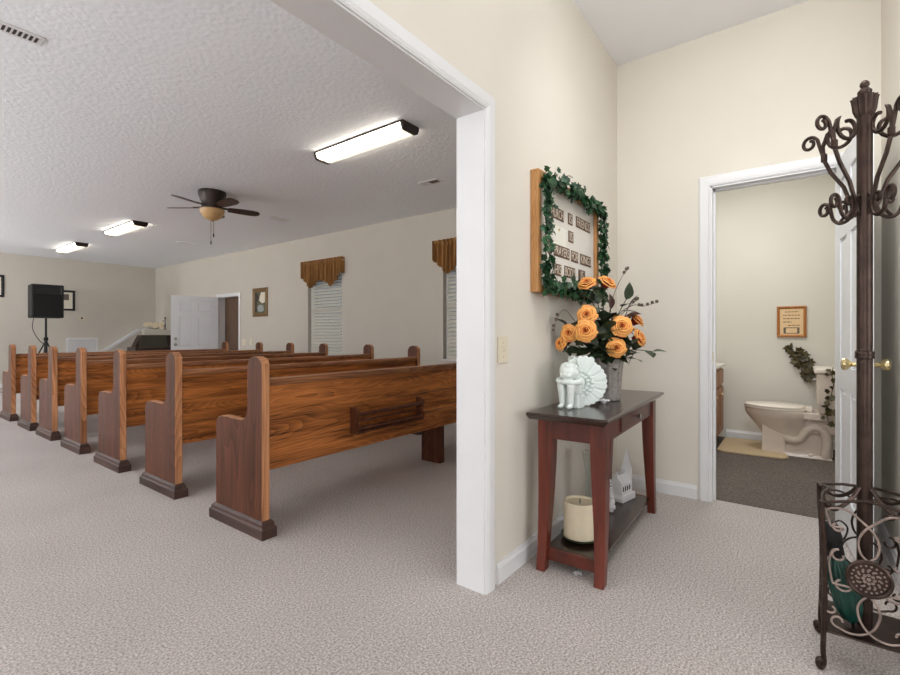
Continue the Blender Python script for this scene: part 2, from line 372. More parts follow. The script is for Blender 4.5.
# far side wall of the sanctuary with four daylight windows (out of frame)
b = MB(); ys = [OY+0.125, 5.05, 6.15, 8.05, 9.15, 10.65, 11.75, FY]
for i in range(0, 8, 2): b.box(-3.8, -3.7, ys[i], ys[i+1], 0, 2.85)
for i in range(1, 7, 2): b.box(-3.8, -3.7, ys[i], ys[i+1], 0, 0.85); b.box(-3.8, -3.7, ys[i], ys[i+1], 2.35, 2.85)
struct(b.build('wall_daylight', 'wall_sanctuary', smooth=0))
# baseboards
def baseboard(name, x0, x1, y0, y1, ax, side):
    h, t = 0.088, 0.014
    prof = [(0, 0), (t, 0), (t, h-0.022), (t*0.55, h-0.008), (t*0.45, h), (0, h)]
    b = MB()
    if ax == 0: b.prism([(y0+side*p, z) for p, z in prof], x0, x1, 0)
    else: b.prism([(x0+side*p, z) for p, z in prof], y0, y1, 1)
    return struct(b.build(name, 'white', smooth=0))
baseboard('baseboard_left', 1.72, BX, OY, OY, 0, -1)
baseboard('baseboard_back', BX, BX, 0.525, OY-0.014, 1, -1)
baseboard('baseboard_right', 2.0, BX, RY, RY, 0, 1)
baseboard('baseboard_bathroom', 5.62, 5.62, RY, 0.60, 1, -1)
baseboard('baseboard_front', -3.7, WX, FY, FY, 0, -1)
b1 = MB(); prof = [(0, 0), (0.014, 0), (0.014, 0.066), (0.007, 0.08), (0.006, 0.088), (0, 0.088)]
for a, c in ((OY+0.125, D2[0]-0.07), (D2[1]+0.07, FY-0.02)): b1.prism([(WX-p, z) for p, z in prof], a, c, 1)
struct(b1.build('baseboard_windows', 'white', smooth=0))
# casing and lining of the wide opening (trim_1)
def casing_profile(w=0.066, t=0.02):
    return [(0, 0), (0, t*0.55), (w*0.12, t*0.8), (w*0.2, t*0.62), (w*0.3, t*0.8), (w*0.72, t), (w*0.9, t*0.9), (w, t*0.55), (w, 0)]
b = MB(); JX, HZ = 1.620, 2.0
b.box(JX, 1.637, OY-0.004, OY+0.135, 0, HZ+0.017); b.box(-0.5, JX, OY-0.004, OY+0.135, HZ, HZ+0.017)
b.box(-0.5, -0.483, OY-0.004, OY+0.135, 0, HZ)
cp = casing_profile()
xi = JX+0.006; zi = HZ+0.006
# right leg and head, mitred
def mitred(bm_, prof, xi, zi, xleft, yface):
    ring0 = [(xi+p, yface-q, 0) for p, q in prof]; ring1 = [(xi+p, yface-q, zi+p) for p, q in prof]; ring2 = [(xleft, yface-q, zi+p) for p, q in prof]
    bm_.loft([ring0, ring1, ring2])
mitred(b, cp, xi, zi, -0.58, OY)
struct(b.build('trim_1', 'white', smooth=20))
# bathroom door frame (trim_2)
b = MB()
b.box(BX-0.004, BX+0.124, DY1-0.016, DY1, 0, DZ); b.box(BX-0.004, BX+0.124, DY0, DY0+0.016, 0, DZ); b.box(BX-0.004, BX+0.124, DY0, DY1, DZ-0.016, DZ)
b.box(BX+0.045, BX+0.075, DY1-0.028, DY1-0.016, 0, DZ-0.016); b.box(BX+0.045, BX+0.075, DY0+0.016, DY0+0.028, 0, DZ-0.016); b.box(BX+0.045, BX+0.075, DY0+0.016, DY1-0.016, DZ-0.028, DZ-0.016)
cp2 = casing_profile(0.066, 0.018); yi = DY1-0.006; zi2 = DZ-0.006; yr = DY0+0.006
r0 = [(BX-q, yi+p, 0) for p, q in cp2]; r1 = [(BX-q, yi+p, zi2+p) for p, q in cp2]; r2 = [(BX-q, yr-p, zi2+p) for p, q in cp2]; r3 = [(BX-q, yr-p, 0) for p, q in cp2]
b.loft([r0, r1, r2, r3])
t2 = struct(b.build('trim_2', 'white', smooth=20))
MB().box(BX+0.015, BX+0.04, DY1-0.018, DY1-0.0155, 0.90, 0.96).build('strike_plate', 'brass', t2)

def six_panel_door(w, h, t, name):
    """slab in local x 0..w, y 0..t, z 0..h; relief on both faces"""
    b = MB(); b.box(0, w, 0.012, t-0.012, 0, h)
    st = 0.11*w/0.8+0.02; mid = 0.09
    rails = [(0, 0.22*h/2.03), (0.40*h-0.03, 0.40*h+0.09), (0.80*h-0.03, 0.80*h+0.05), (h-0.11, h)]
    b.box(0, st, 0, t, 0, h); b.box(w-st, w, 0, t, 0, h)
    for a, c in rails: b.box(st, w-st, 0, t, a, c)
    for i in range(3): b.box(w/2-mid/2, w/2+mid/2, 0, t, rails[i][1], rails[i+1][0])
    for i in range(3):
        z0, z1 = rails[i][1], rails[i+1][0]
        for x0, x1 in ((st, w/2-mid/2), (w/2+mid/2, w-st)):
            g = 0.026
            for ya, yb in ((0.012, 0.003), (t-0.012, t-0.003)):
                o = [(x0+0.008, ya, z0+0.008), (x1-0.008, ya, z0+0.008), (x1-0.008, ya, z1-0.008), (x0+0.008, ya, z1-0.008)]
                i_ = [(x0+g, yb, z0+g), (x1-g, yb, z0+g), (x1-g, yb, z1-g), (x0+g, yb, z1-g)]
                b.loft([o, i_])
    return b
# bathroom door leaf, swung into the foyer
LW, LH, LT = 0.64, 2.005, 0.035
ang = PI + math.radians(5.4)
d1 = bpy.data.objects.new('door_1', None); COL.objects.link(d1); struct(d1)
d1.location = (BX-0.022, -0.172, 0.012); d1.rotation_euler = (0, 0, ang)
six_panel_door(LW, LH, LT, 'slab').build('leaf', 'door_white', d1, smooth=0)
kb = [(0.0, 0.0), (0.026, 0.0), (0.028, 0.004), (0.024, 0.008), (0.011, 0.012), (0.010, 0.028), (0.016, 0.036), (0.026, 0.046), (0.028, 0.056), (0.024, 0.064), (0.012, 0.068), (0.0, 0.069)]
for s, y in ((1, LT), (-1, 0)):
    MB().lathe(kb, 20).build('knob', 'brass', d1, loc=(LW-0.062, y, 0.925), rot=(-s*PI/2, 0, 0))
MB().box(LW-0.001, LW+0.0015, 0.006, 0.029, 0.88, 0.97).build('latch_plate', 'brass', d1)
for z in (0.2, 1.0, 1.8): MB().tube([(-0.004, LT+0.003, z), (-0.004, LT+0.003, z+0.09)], 0.006).build('hinge', 'brass', d1)
# side door of the sanctuary (door_2) in the window wall, open into the room, and the brown door beyond (door_3)
b = MB(); cw = 0.055
b.box(WX-0.012, WX, D2[0]-cw, D2[0], 0, D2Z+cw); b.box(WX-0.012, WX, D2[1], D2[1]+cw, 0, D2Z+cw); b.box(WX-0.012, WX, D2[0], D2[1], D2Z, D2Z+cw)
b.box(WX, WX+0.14, D2[0], D2[0]+0.015, 0, D2Z); b.box(WX, WX+0.14, D2[1]-0.015, D2[1], 0, D2Z); b.box(WX, WX+0.14, D2[0], D2[1], D2Z-0.015, D2Z)
struct(b.build('trim_3', 'white', smooth=0))
d2 = bpy.data.objects.new('door_2', None); COL.objects.link(d2); struct(d2); d2.location = (WX-0.02, D2[1]-0.02, 0.01); d2.rotation_euler = (0, 0, PI+math.radians(-11.5))
W_D = 0.86
six_panel_door(W_D, D2Z-0.02, 0.04, 'slab').build('leaf', 'door_white', d2, smooth=0)
for z, r in ((0.99, 0.026), (0.87, 0.03)):
    k = MB().lathe([(0, 0), (r, 0), (r, 0.012), (r*0.5, 0.016), (r*0.5, 0.035), (r*0.8, 0.045), (r*0.8, 0.06), (0, 0.064)], 16).build('knob', 'nickel', d2, loc=(W_D-0.07, 0.04, z), rot=(-PI/2, 0, 0))
for z in (0.2, 0.9, 1.6): MB().tube([(-0.006, 0.0, z), (-0.006, 0.0, z+0.1)], 0.008).build('hinge', 'nickel', d2)
# lobby behind the side door
b = MB(); b.box(WX+0.14, 6.2, 10.35, 10.45, 0, 2.6); b.box(WX+0.14, 6.2, 8.2, 8.3, 0, 2.6); b.box(6.1, 6.2, 8.3, 10.35, 0, 2.6); b.box(WX+0.14, 6.1, 8.3, 10.35, 2.5, 2.6)
struct(b.build('wall_lobby', 'wall_sanctuary', smooth=0))
struct(box('door_3', 'brown_door', (WX+0.145, WX+0.185, 8.85, 9.80, 0.005, 2.0)))

# windows with blinds and valances
def window(idx, y0, y1):
    wd = bpy.data.objects.new('window_%d' % idx, None); COL.objects.link(wd); struct(wd); wd.location = (WX, (y0+y1)/2, WZ0)
    h = WZ1-WZ0; hw = (y1-y0)/2
    b = MB(); t = 0.035
    b.box(0.07, 0.12, -hw, -hw+t, 0, h); b.box(0.07, 0.12, hw-t, hw, 0, h); b.box(0.07, 0.12, -hw+t, hw-t, 0, t); b.box(0.07, 0.12, -hw+t, hw-t, h-t, h); b.box(0.08, 0.11, -hw+t, hw-t, h/2-0.02, h/2+0.02)
    b.build('window_frame', 'white', wd, smooth=0)
    MB().box(0.093, 0.097, -hw+t, hw-t, t, h-t).build('pane', 'glass', wd, smooth=0)
    MB().box(-0.02, 0.07, -hw, hw, -0.02, 0.0).build('sill', 'white', wd, smooth=0)
    return wd
window(1, *W1); window(2, *W2)
def blind(y0, y1, label):
    h = WZ1-WZ0; hw = (y1-y0)/2-0.045
    t = thing('window_blind', label, 'blind', (WX+0.04, (y0+y1)/2, WZ0), 0, 'closed window blinds in the sanctuary')
    MB().box(-0.02, 0.02, -hw, hw, h-0.05, h-0.005).build('headrail', 'blind', t, smooth=0)
    b = MB(); n = int((h-0.06)/0.052)
    for i in range(n):
        z = 0.035+i*0.052; a = math.radians(47); dx, dz = 0.0315*math.cos(a), 0.0315*math.sin(a)
        b.add([(-dx, -hw, z-dz), (-dx, hw, z-dz), (-0.007, hw, z), (-0.007, -hw, z), (dx, hw, z+dz), (dx, -hw, z+dz)], [(0,1,2,3), (3,2,4,5)])
        b.add([(-dx-0.0015, -hw, z-dz), (-dx-0.0015, hw, z-dz), (-0.0085, hw, z), (-0.0085, -hw, z), (dx-0.0015, hw, z+dz), (dx-0.0015, -hw, z+dz)], [(3,2,1,0), (5,4,2,3)])
    b.build('slats', 'blind', t, smooth=0, fix=False)
    MB().box(-0.015, 0.015, -hw, hw, 0.0, 0.012).build('bottom_rail', 'blind', t, smooth=0)
    b = MB(); b.tube([(-0.03, -hw*0.55, h-0.05), (-0.03, -hw*0.55, 0.55)], 0.002, 5); b.lathe([(0.003, 0), (0.008, 0.01), (0.007, 0.03), (0.002, 0.045)], 8, (-0.03, -hw*0.55, 0.50)); b.build('pull_cord', 'blind', t)
    return t
blind(*W1, 'closed ivory blind under the middle gold valance, fully visible')
blind(*W2, 'closed ivory blind next to the white opening jamb, partly hidden')
def valance(y0, y1, z1, label):
    """gathered fabric with a swag edge; runs along y, hangs from a rod"""
    hw = (y1-y0)/2; t = thing('window_valance', label, 'valance', (WX, (y0+y1)/2, z1), 0, 'gold fabric valances over the windows')
    nx, nz = 150, 14; vs = []; fs = []
    def drop(s):   # swags: two pendant points at +-0.42
        a = abs(s)
        if a < 0.52: return 0.34+0.13*(a/0.52)**1.6
        return 0.47-0.22*((a-0.52)/0.48)
    for i in range(nx+1):
        s = -1+2*i/nx; y = s*hw
        for j in range(nz+1):
            q = j/nz
            gather = 0.6 if q < 0.16 else 1.0
            x = -0.075-0.026*math.sin(i*0.62+0.9*math.sin(i*0.17))*gather-0.016*math.sin(i*0.23)*q + (0.014 if 0.08 < q < 0.16 else 0)
            d = drop(s)
            vs.append((x, y, -q*d if q > 0.2 else -q*0.4*(d/0.4)))
    for i in range(nx):
        for j in range(nz): fs.append((i*(nz+1)+j, (i+1)*(nz+1)+j, (i+1)*(nz+1)+j+1, i*(nz+1)+j+1))
    o = MB().add(vs, fs).build('fabric', 'valance', t, smooth=80, fix=False)
    sd = o.modifiers.new('thick', 'SOLIDIFY'); sd.thickness = 0.004
    b = MB()
    for s in (-1, 1): b.tube([(-0.06, s*hw, -0.05), (-0.001, s*hw, -0.05)], 0.008, 6)
    b.tube([(-0.035, -hw, -0.05), (-0.035, hw, -0.05)], 0.008, 6); b.build('rod', 'white', t)
    # returns to the wall
    for s in (-1, 1):
        MB().box(-0.088, -0.001, s*hw-0.003, s*hw+0.003, -0.26, 0).build('return_fold', 'valance', t)
    return t
valance(5.80, 6.83, 2.32, 'golden brown gathered valance over the fully visible window')
valance(2.93, 3.93, 2.335, 'golden brown gathered valance cut off by the white jamb')

# ramp wall with sloping cap on the front wall (behind the organ)
b = MB(); b.prism([(2.9, 0), (4.75, 0), (4.75, 1.20), (4.55, 1.16), (2.9, 0.02)], FY-0.12, FY-0.001, 1); struct(b.build('wall_ramp', 'wall_sanctuary', smooth=0))
b = MB(); b.prism([(2.9, 0.02), (4.55, 1.16), (4.75, 1.20), (4.75, 1.25), (4.52, 1.21), (2.9, 0.075)], FY-0.14, FY-0.001, 1); struct(b.build('trim_4', 'white', smooth=0))

# ============================================================ PEWS
def build_pew(L, label, rack, support):
    t = thing('church_pew', label, 'pew', (0, 0, 0), 0, 'wooden church pews in a row')
    arch = [(0.034, 0.0), (0.034, 0.915), (0.046, 0.933), (0.066, 0.947), (0.09, 0.955), (0.122, 0.955), (0.146, 0.947), (0.166, 0.932), (0.178, 0.912), (0.18, 0.88),
            (0.18, 0.70), (0.183, 0.66), (0.192, 0.632), (0.21, 0.612), (0.24, 0.603), (0.30, 0.602), (0.40, 0.606), (0.46, 0.603), (0.495, 0.592), (0.512, 0.574), (0.52, 0.55), (0.52, 0.0)]
    for x0 in (0.02, L-0.066):
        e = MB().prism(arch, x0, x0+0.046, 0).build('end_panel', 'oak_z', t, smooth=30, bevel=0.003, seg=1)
        e.data.materials.append(M['oak_lit_edge'])  # second slot: edge oak with some of its light in the colour
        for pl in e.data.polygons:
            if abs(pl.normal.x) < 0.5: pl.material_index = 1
        pr = [(-0.02, 0.0), (0.066, 0.0), (0.066, 0.055), (0.056, 0.075), (0.046, 0.085), (0.0, 0.085), (-0.01, 0.075), (-0.02, 0.055)]
        b = MB()
        def ring(g, z): return [(x0-g, 0.034-g*1.7, z), (x0+0.046+g, 0.034-g*1.7, z), (x0+0.046+g, 0.52+g*2.0, z), (x0-g, 0.52+g*2.0, z)]
        b.loft([ring(0.02, 0.0), ring(0.02, 0.05), ring(0.014, 0.06), ring(0.012, 0.075), ring(0.003, 0.088)]); b.build('plinth', 'plinth', e, smooth=0)
    x0, x1 = 0.066, L-0.066
    # back, slightly reclined, in three boards
    b = MB()
    zs = [0.335, 0.475, 0.635, 0.80]
    for i in range(3):
        yb = lambda z: 0.060+0.018*(0.80-z)/0.465
        z0, z1 = zs[i]+0.001, zs[i+1]-0.001
        b.prism([(yb(z0), z0), (yb(z0)+0.026, z0), (yb(z1)+0.026, z1), (yb(z1), z1)], x0, x1, 0)
    b.build('back_panel', 'oak_x', t, smooth=0, bevel=0.0015, seg=1)
    MB().prism([(0.052, 0.796), (0.046, 0.804), (0.046, 0.822), (0.052, 0.832), (0.066, 0.836), (0.098, 0.836), (0.108, 0.828), (0.108, 0.800), (0.10, 0.794)], x0, x1, 0).build('top_rail', 'oak_rail', t, smooth=40)
    MB().prism([(0.09, 0.425), (0.48, 0.445), (0.50, 0.44), (0.505, 0.425), (0.50, 0.412), (0.09, 0.395)], x0, x1, 0).build('seat', 'oak_x', t, smooth=40)
    if support:
        MB().box(1.70, 1.76, 0.16, 0.36, 0.0, 0.41).build('center_support', 'oak_z', t, smooth=0, bevel=0.003)
    if rack:
        r = MB(); xa, xb = 0.66, 1.30
        for x in (xa, xb):
            r.prism([(0.064, 0.61), (0.03, 0.605), (0.004, 0.585), (-0.002, 0.57), (0.012, 0.545), (0.014, 0.51), (0.0, 0.48), (0.004, 0.455), (0.03, 0.44), (0.066, 0.44)], x-0.011, x+0.011, 0)
        r.tube([(xa, 0.008, 0.565), (xb, 0.008, 0.565)], 0.014, 12); r.tube([(xa, 0.012, 0.525), (xb, 0.012, 0.525)], 0.008, 10)
        r.tube([(xa, 0.008, 0.475), (xb, 0.008, 0.475)], 0.012, 12)
        r.box(xa, xb, 0.0, 0.066, 0.445, 0.457)
        r.build('book_rack', 'oak_z', t, smooth=30)
    return t
PY = [2.224, 3.242, 4.207, 5.142, 6.034, 6.839, 7.793]
PLEN = [2.72, 2.52, 2.76, 2.80, 2.88, 2.86, 2.80]
PLAB = ['nearest wooden pew, with a book rack on its back', 'second pew from the doorway, directly in front of the nearest one',
        'third pew counting forward from the doorway', 'fourth wooden pew from the doorway', 'fifth wooden pew from the doorway',
        'sixth wooden pew from the doorway, second from the front', 'front pew, farthest from the camera at the left edge']
for i, (yy, LL, lb) in enumerate(zip(PY, PLEN, PLAB)):
    p = build_pew(LL, lb, i == 0, i == 0)
    p.location = (1.35, yy, 0)

# ============================================================ SANCTUARY FURNISHINGS
def ceiling_light(y0, y1, label):
    t = thing('ceiling_light', label, 'ceiling light', (2.765, (y0+y1)/2, CZ), 0, 'fluorescent ceiling lights in the sanctuary'); t.scale = (0.86, 1, 1)
    h = (y1-y0)/2
    for s in (-1, 1):
        a, c = (s*h, s*(h-0.03)); a, c = min(a, c), max(a, c)
        MB().prism([(-0.115, 0), (-0.115, -0.03), (-0.095, -0.062), (-0.07, -0.07), (0.07, -0.07), (0.095, -0.062), (0.115, -0.03), (0.115, 0)], a, c, 1).build('end_cap', 'fan_dark', t, smooth=0, bevel=0.004)
    b = MB(); b.box(-0.115, -0.107, -h+0.03, h-0.03, -0.014, 0); b.box(0.107, 0.115, -h+0.03, h-0.03, -0.014, 0); b.build('side_rail', 'fan_dark', t, smooth=0)
    MB().prism([(-0.106, -0.004), (-0.108, -0.03), (-0.09, -0.057), (-0.066, -0.064), (-0.02, -0.065), (0, -0.060), (0.02, -0.065), (0.066, -0.064), (0.09, -0.057), (0.108, -0.03), (0.106, -0.004)], -h+0.03, h-0.03, 1).build('diffuser', 'diffuser', t, smooth=30)
    dd = t.children[-1] if t.children[-1].name.startswith('diffuser') else [c for c in t.children if c.name.startswith('diffuser')][0]
    dd.data.materials.append(M['diffuser_side'])
    for pl in dd.data.polygons:
        if abs(pl.normal.x) > 0.8: pl.material_index = 1
    return t
ceiling_light(2.45, 3.55, 'largest lit ceiling light, nearest the doorway')
ceiling_light(7.75, 8.95, 'lit ceiling light between the fan and the front wall')
ceiling_light(10.38, 11.58, 'smallest lit ceiling light, closest to the front wall')
# fan
f = thing('ceiling_fan', 'dark five blade ceiling fan with an amber glass bowl', 'ceiling fan', (2.70, 5.49, CZ))
MB().lathe([(0.06, 0.0), (0.148, 0.0), (0.15, -0.02), (0.146, -0.05), (0.125, -0.10), (0.112, -0.14), (0.115, -0.17), (0.11, -0.20), (0.06, -0.205)], 32).build('motor_housing', 'fan_dark', f)
bowl = MB().lathe([(0.05, -0.205), (0.128, -0.207), (0.136, -0.215), (0.13, -0.24), (0.105, -0.285), (0.075, -0.315), (0.04, -0.33), (0.012, -0.335), (0.012, -0.345), (0.0, -0.346)], 32).build('light_bowl', 'amber', f)
for k in range(5):
    a = math.radians(54+72*k)
    bl = MB(); pts_o = [(0.17, -0.05), (0.3, -0.062), (0.44, -0.068), (0.50, -0.055), (0.525, -0.02), (0.525, 0.02), (0.50, 0.055), (0.44, 0.068), (0.3, 0.062), (0.17, 0.05)]
    bl.prism(pts_o, -0.004, 0.004, 2, Matrix.Rotation(math.radians(-13), 4, 'X'))
    bb = bl.build('blade', 'fan_blade', f, loc=(0, 0, -0.185), rot=(0, 0, a), smooth=0)
    br = MB(); br.box(0.10, 0.22, -0.018, 0.018, 0.004, 0.012, Matrix.Rotation(math.radians(-13), 4, 'X')); br.build('blade_bracket', 'fan_dark', bb, smooth=0)
for dx, ln in ((0.015, 0.16), (-0.015, 0.25)):
    b = MB(); b.tube([(dx, 0, -0.34), (dx, 0, -0.34-ln)], 0.0025, 6); b.lathe([(0.002, 0.02), (0.008, 0.01), (0.008, -0.02), (0.002, -0.03)], 8, (dx, 0, -0.34-ln)); b.build('pull_chain', 'fan_dark', f)
# ceiling vents
def ceil_vent(x, y, w, l, label, dark, half=False):
    t = thing('ceiling_vent', label, 'vent', (x, y, CZ), 0)
    MB().box(-l/2, l/2, -w/2, w/2, -0.008, 0).build('vent_frame', 'vent', t, smooth=0, bevel=0.003)
    b = MB(); n = 14 if l > 0.28 else 8
    for i in range(n):
        xx = -l/2+0.02+(l-0.04)*(i+0.5)/n
        if half and xx > 0.01: continue
        hw_ = 0.5 if half else 0.28
        b.box(xx-(l-0.04)/n*hw_, xx+(l-0.04)/n*hw_, -w/2+0.025, w/2-0.025, -0.0095, -0.007)
    b.build('slots', dark, t, smooth=0)
    return t
ceil_vent(0.56, 3.45, 0.11, 0.36, 'slotted ceiling register in the top left corner', 'vent_dark')
v = ceil_vent(3.95, 3.22, 0.12, 0.26, 'small brown stained ceiling vent beside the big light', 'vent_brown', True); v.rotation_euler = (0, 0, PI/2)
ceil_vent(3.90, 6.0, 0.12, 0.28, 'pale ceiling vent to the right of the fan', 'vent')
ceil_vent(3.90, 8.9, 0.12, 0.28, 'pale ceiling vent lower left of the fan chain', 'vent')
# pictures
def picture(name, label, cat, wdt, hgt, frame_m, fw, build_art, loc, rz, depth=0.025):
    """front faces local -y; origin at centre of back"""
    t = thing(name, label, cat, loc, rz)
    b = MB(); prof = [(0, 0), (0, -depth*0.7), (fw*0.35, -depth), (fw*0.75, -depth*0.7), (fw, -depth*0.45), (fw, 0)]
    cs = [(-1, -1), (1, -1), (1, 1), (-1, 1)]
    rings = [[(sx*(wdt/2-p), q, sz*(hgt/2-p)) for p, q in prof] for sx, sz in cs]
    n = len(prof); vs = [p for r in rings for p in r]; fs = []
    for i in range(4):
        for k in range(n): fs.append((i*n+k, i*n+(k+1) % n, ((i+1) % 4)*n+(k+1) % n, ((i+1) % 4)*n+k))
    b.add(vs, fs).build('frame', frame_m, t, smooth=20)
    build_art(t, wdt-2*fw, hgt-2*fw, -depth*0.35)
    return t
M['art_green'] = plain('painted_olive', (96, 94, 72), 0.7, var=0.2); M['art_blue'] = plain('painted_grey_blue', (150, 158, 156), 0.7, var=0.1); M['art_dark'] = plain('painted_dark', (58, 48, 38), 0.7, var=0.2)
M['photo_grey'] = plain('faded_photo', (104, 92, 82), 0.6, var=0.25, scale=40)
def art_landscape(t, w_, h_, y):
    MB().box(-w_/2, w_/2, y, -0.001, -h_/2, h_/2).build('print', 'art_green', t, smooth=0)
    MB().prism([(-0.1*w_, 0.1*h_), (0.0, 0.3*h_), (0.1*w_, 0.46*h_), (0.46*w_, 0.46*h_), (0.46*w_, 0.0), (0.2*w_, -0.06*h_)], y-0.0008, y-0.0001, 1).build('sky_patch', 'paper', t, smooth=0)
    MB().prism([(-0.2*w_, -0.42*h_), (-0.25*w_, -0.2*h_), (0.0, -0.1*h_), (0.3*w_, -0.16*h_), (0.36*w_, -0.4*h_), (0.1*w_, -0.46*h_)], y-0.0008, y-0.0001, 1).build('water_patch', 'art_blue', t, smooth=0)
    MB().prism([(-0.46*w_, -0.46*h_), (-0.46*w_, 0.46*h_), (-0.2*w_, 0.4*h_), (-0.05*w_, 0.15*h_), (-0.28*w_, 0.0), (-0.32*w_, -0.46*h_)], y-0.0008, y-0.0001, 1).build('tree_patch', 'art_dark', t, smooth=0)
picture('framed_painting', 'gold framed landscape painting beside the side door', 'picture', 0.50, 0.545, 'gold', 0.07, art_landscape, (WX-0.001, 8.21, 1.695), PI/2-PI)
def art_photo(t, w_, h_, y):
    MB().box(-w_/2, w_/2, y, -0.001, -h_/2, h_/2).build('mat_board', 'paper', t, smooth=0)
    MB().box(-w_*0.3, w_*0.32, y-0.001, y, h_*0.02, h_*0.38).build('photo_print', 'photo_grey', t, smooth=0)
picture('framed_photo', 'dark framed picture partly behind the loudspeaker', 'picture', 0.44, 0.45, 'black', 0.045, art_photo, (3.10, FY-0.001, 1.835), 0)
picture('framed_photo', 'dark framed picture cut by the left photo edge', 'picture', 0.44, 0.45, 'black', 0.045, art_photo, (1.94, FY-0.001, 2.065), 0)
# thermostat, return grille, switches
t = thing('thermostat', 'small white thermostat on the front wall', 'thermostat', (3.44, FY-0.001, 1.44))
MB().box(-0.06, 0.06, -0.025, 0, -0.04, 0.04).build('housing', 'plate', t, smooth=0, bevel=0.006); MB().lathe([(0.0, 0), (0.02, 0), (0.018, 0.01), (0, 0.011)], 14).build('dial', 'fan_dark', t, loc=(0, -0.025, 0.01), rot=(PI/2, 0, 0))
t = thing('return_air_grille', 'white return air grille low on the front wall', 'grille', (3.45, FY-0.001, 0.70))
b = MB(); b.box(-0.29, 0.29, -0.012, 0, -0.31, -0.27); b.box(-0.29, 0.29, -0.012, 0, 0.27, 0.31); b.box(-0.29, -0.25, -0.012, 0, -0.27, 0.27); b.box(0.25, 0.29, -0.012, 0, -0.27, 0.27); b.build('frame', 'white', t, smooth=0)
b = MB()
for i in range(26):
    z = -0.26+i*0.0205; b.add([(-0.25, -0.010, z), (0.25, -0.010, z), (0.25, -0.001, z+0.016), (-0.25, -0.001, z+0.016)], [(0,1,2,3)])
b.build('louvers', 'vent', t, smooth=0, fix=False)
def switch_plate(name, label, loc, rz, gang=1, hh=0.117):
    t = thing(name, label, 'light switch', loc, rz); wd = 0.04+0.045*gang
    MB().box(-wd/2, wd/2, -0.006, 0, -hh/2, hh/2).build('plate', 'plate', t, smooth=0, bevel=0.003)
    for g in range(gang):
        x = (g-(gang-1)/2)*0.046
        b = MB(); b.add([(x-0.005, -0.006, -0.012), (x+0.005, -0.006, -0.012), (x+0.005, -0.006, 0.012), (x-0.005, -0.006, 0.012), (x-0.004, -0.016, 0.004), (x+0.004, -0.016, 0.004), (x+0.004, -0.014, 0.011), (x-0.004, -0.014, 0.011)], [(0,1,5,4), (1,2,6,5), (2,3,7,6), (3,0,4,7), (4,5,6,7)])
        b.build('toggle', 'plate', t, smooth=0)
        for z in (-0.03, 0.03): MB().lathe([(0, 0), (0.003, 0.0), (0.002, 0.0012), (0, 0.0014)], 8, (0, 0, 0), Matrix.Translation((x, -0.006, z)) @ Matrix.Rotation(PI/2, 4, 'X')).build('screw', 'brass', t)
    return t
switch_plate('light_switch', 'almond light switch between the opening and the console table', (1.775, OY-0.0005, 1.006), 0)
switch_plate('light_switch', 'wider switch plate just right of the side door', (WX-0.0005, 8.79, 0.93), -PI/2, 2)
switch_plate('light_switch', 'narrow switch plate below the gold framed painting', (WX-0.0005, 8.53, 0.935), -PI/2, 1)
# loudspeaker on stand
t = thing('loudspeaker', 'black loudspeaker cabinet raised on a tripod stand', 'loudspeaker', (2.53, 11.62, 1.40), math.radians(-4))
MB().box(-0.235, 0.235, -0.22, 0.22, 0.0, 0.63).build('cabinet', 'black', t, smooth=0, bevel=0.012)
b = MB(); b.box(-0.21, 0.21, -0.228, -0.218, 0.03, 0.44); b.build('speaker_grille', 'grille_cloth', t, smooth=0, bevel=0.004)
b = MB(); o_ = [(-0.2, -0.2215, 0.46), (0.2, -0.2215, 0.46), (0.2, -0.2215, 0.60), (-0.2, -0.2215, 0.60)]; i_ = [(-0.06, -0.15, 0.50), (0.06, -0.15, 0.50), (0.06, -0.15, 0.56), (-0.06, -0.15, 0.56)]
fl_ = [(-0.21, -0.23, 0.45), (0.21, -0.23, 0.45), (0.21, -0.23, 0.61), (-0.21, -0.23, 0.61)]
b.loft([fl_, [(x*0.95, y, 0.53+(z-0.53)*0.9) for x, y, z in fl_], i_], cap=False); b.add(i_, [(0,1,2,3)]); b.build('horn', 'black_metal', t, smooth=0)
t = thing('speaker_stand', 'black tripod stand carrying the loudspeaker', 'speaker stand', (2.53, 11.62, 0))
b = MB(); b.tube([(0, 0, 0.35), (0, 0, 1.0)], 0.024, 12); b.tube([(0, 0, 0.9), (0, 0, 1.395)], 0.018, 12); b.build('pole', 'black_metal', t)
b = MB(); b.lathe([(0.024, 0.0), (0.036, 0.005), (0.036, 0.06), (0.024, 0.07)], 14, (0, 0, 0.96)); b.lathe([(0.024, 0.0), (0.038, 0.005), (0.038, 0.06), (0.024, 0.07)], 14, (0, 0, 0.86)); b.build('collar', 'black_metal', t)
for k in range(3):
    a = math.radians(20+120*k); c, s = math.cos(a), math.sin(a)
    MB().tube([(0.03*c, 0.03*s, 0.90), (0.3*c, 0.3*s, 0.35), (0.46*c, 0.46*s, 0.012)], 0.012, 8).build('leg', 'black_metal', t)
    MB().tube([(0.022*c, 0.022*s, 0.40), (0.3*c, 0.3*s, 0.35)], 0.008, 6).build('brace', 'black_metal', t)
cb = MB().tube(smoothpath([(2.40, 11.83, 1.45), (2.38, 11.85, 1.2), (2.44, 11.70, 0.98), (2.50, 11.585, 0.85), (2.44, 11.62, 0.5), (2.30, 11.7, 0.02), (1.9, 11.9, 0.012)]), 0.006, 6).build('speaker_cable', 'black_metal'); tag(cb, 'black cable drooping behind the loudspeaker stand', 'cable')
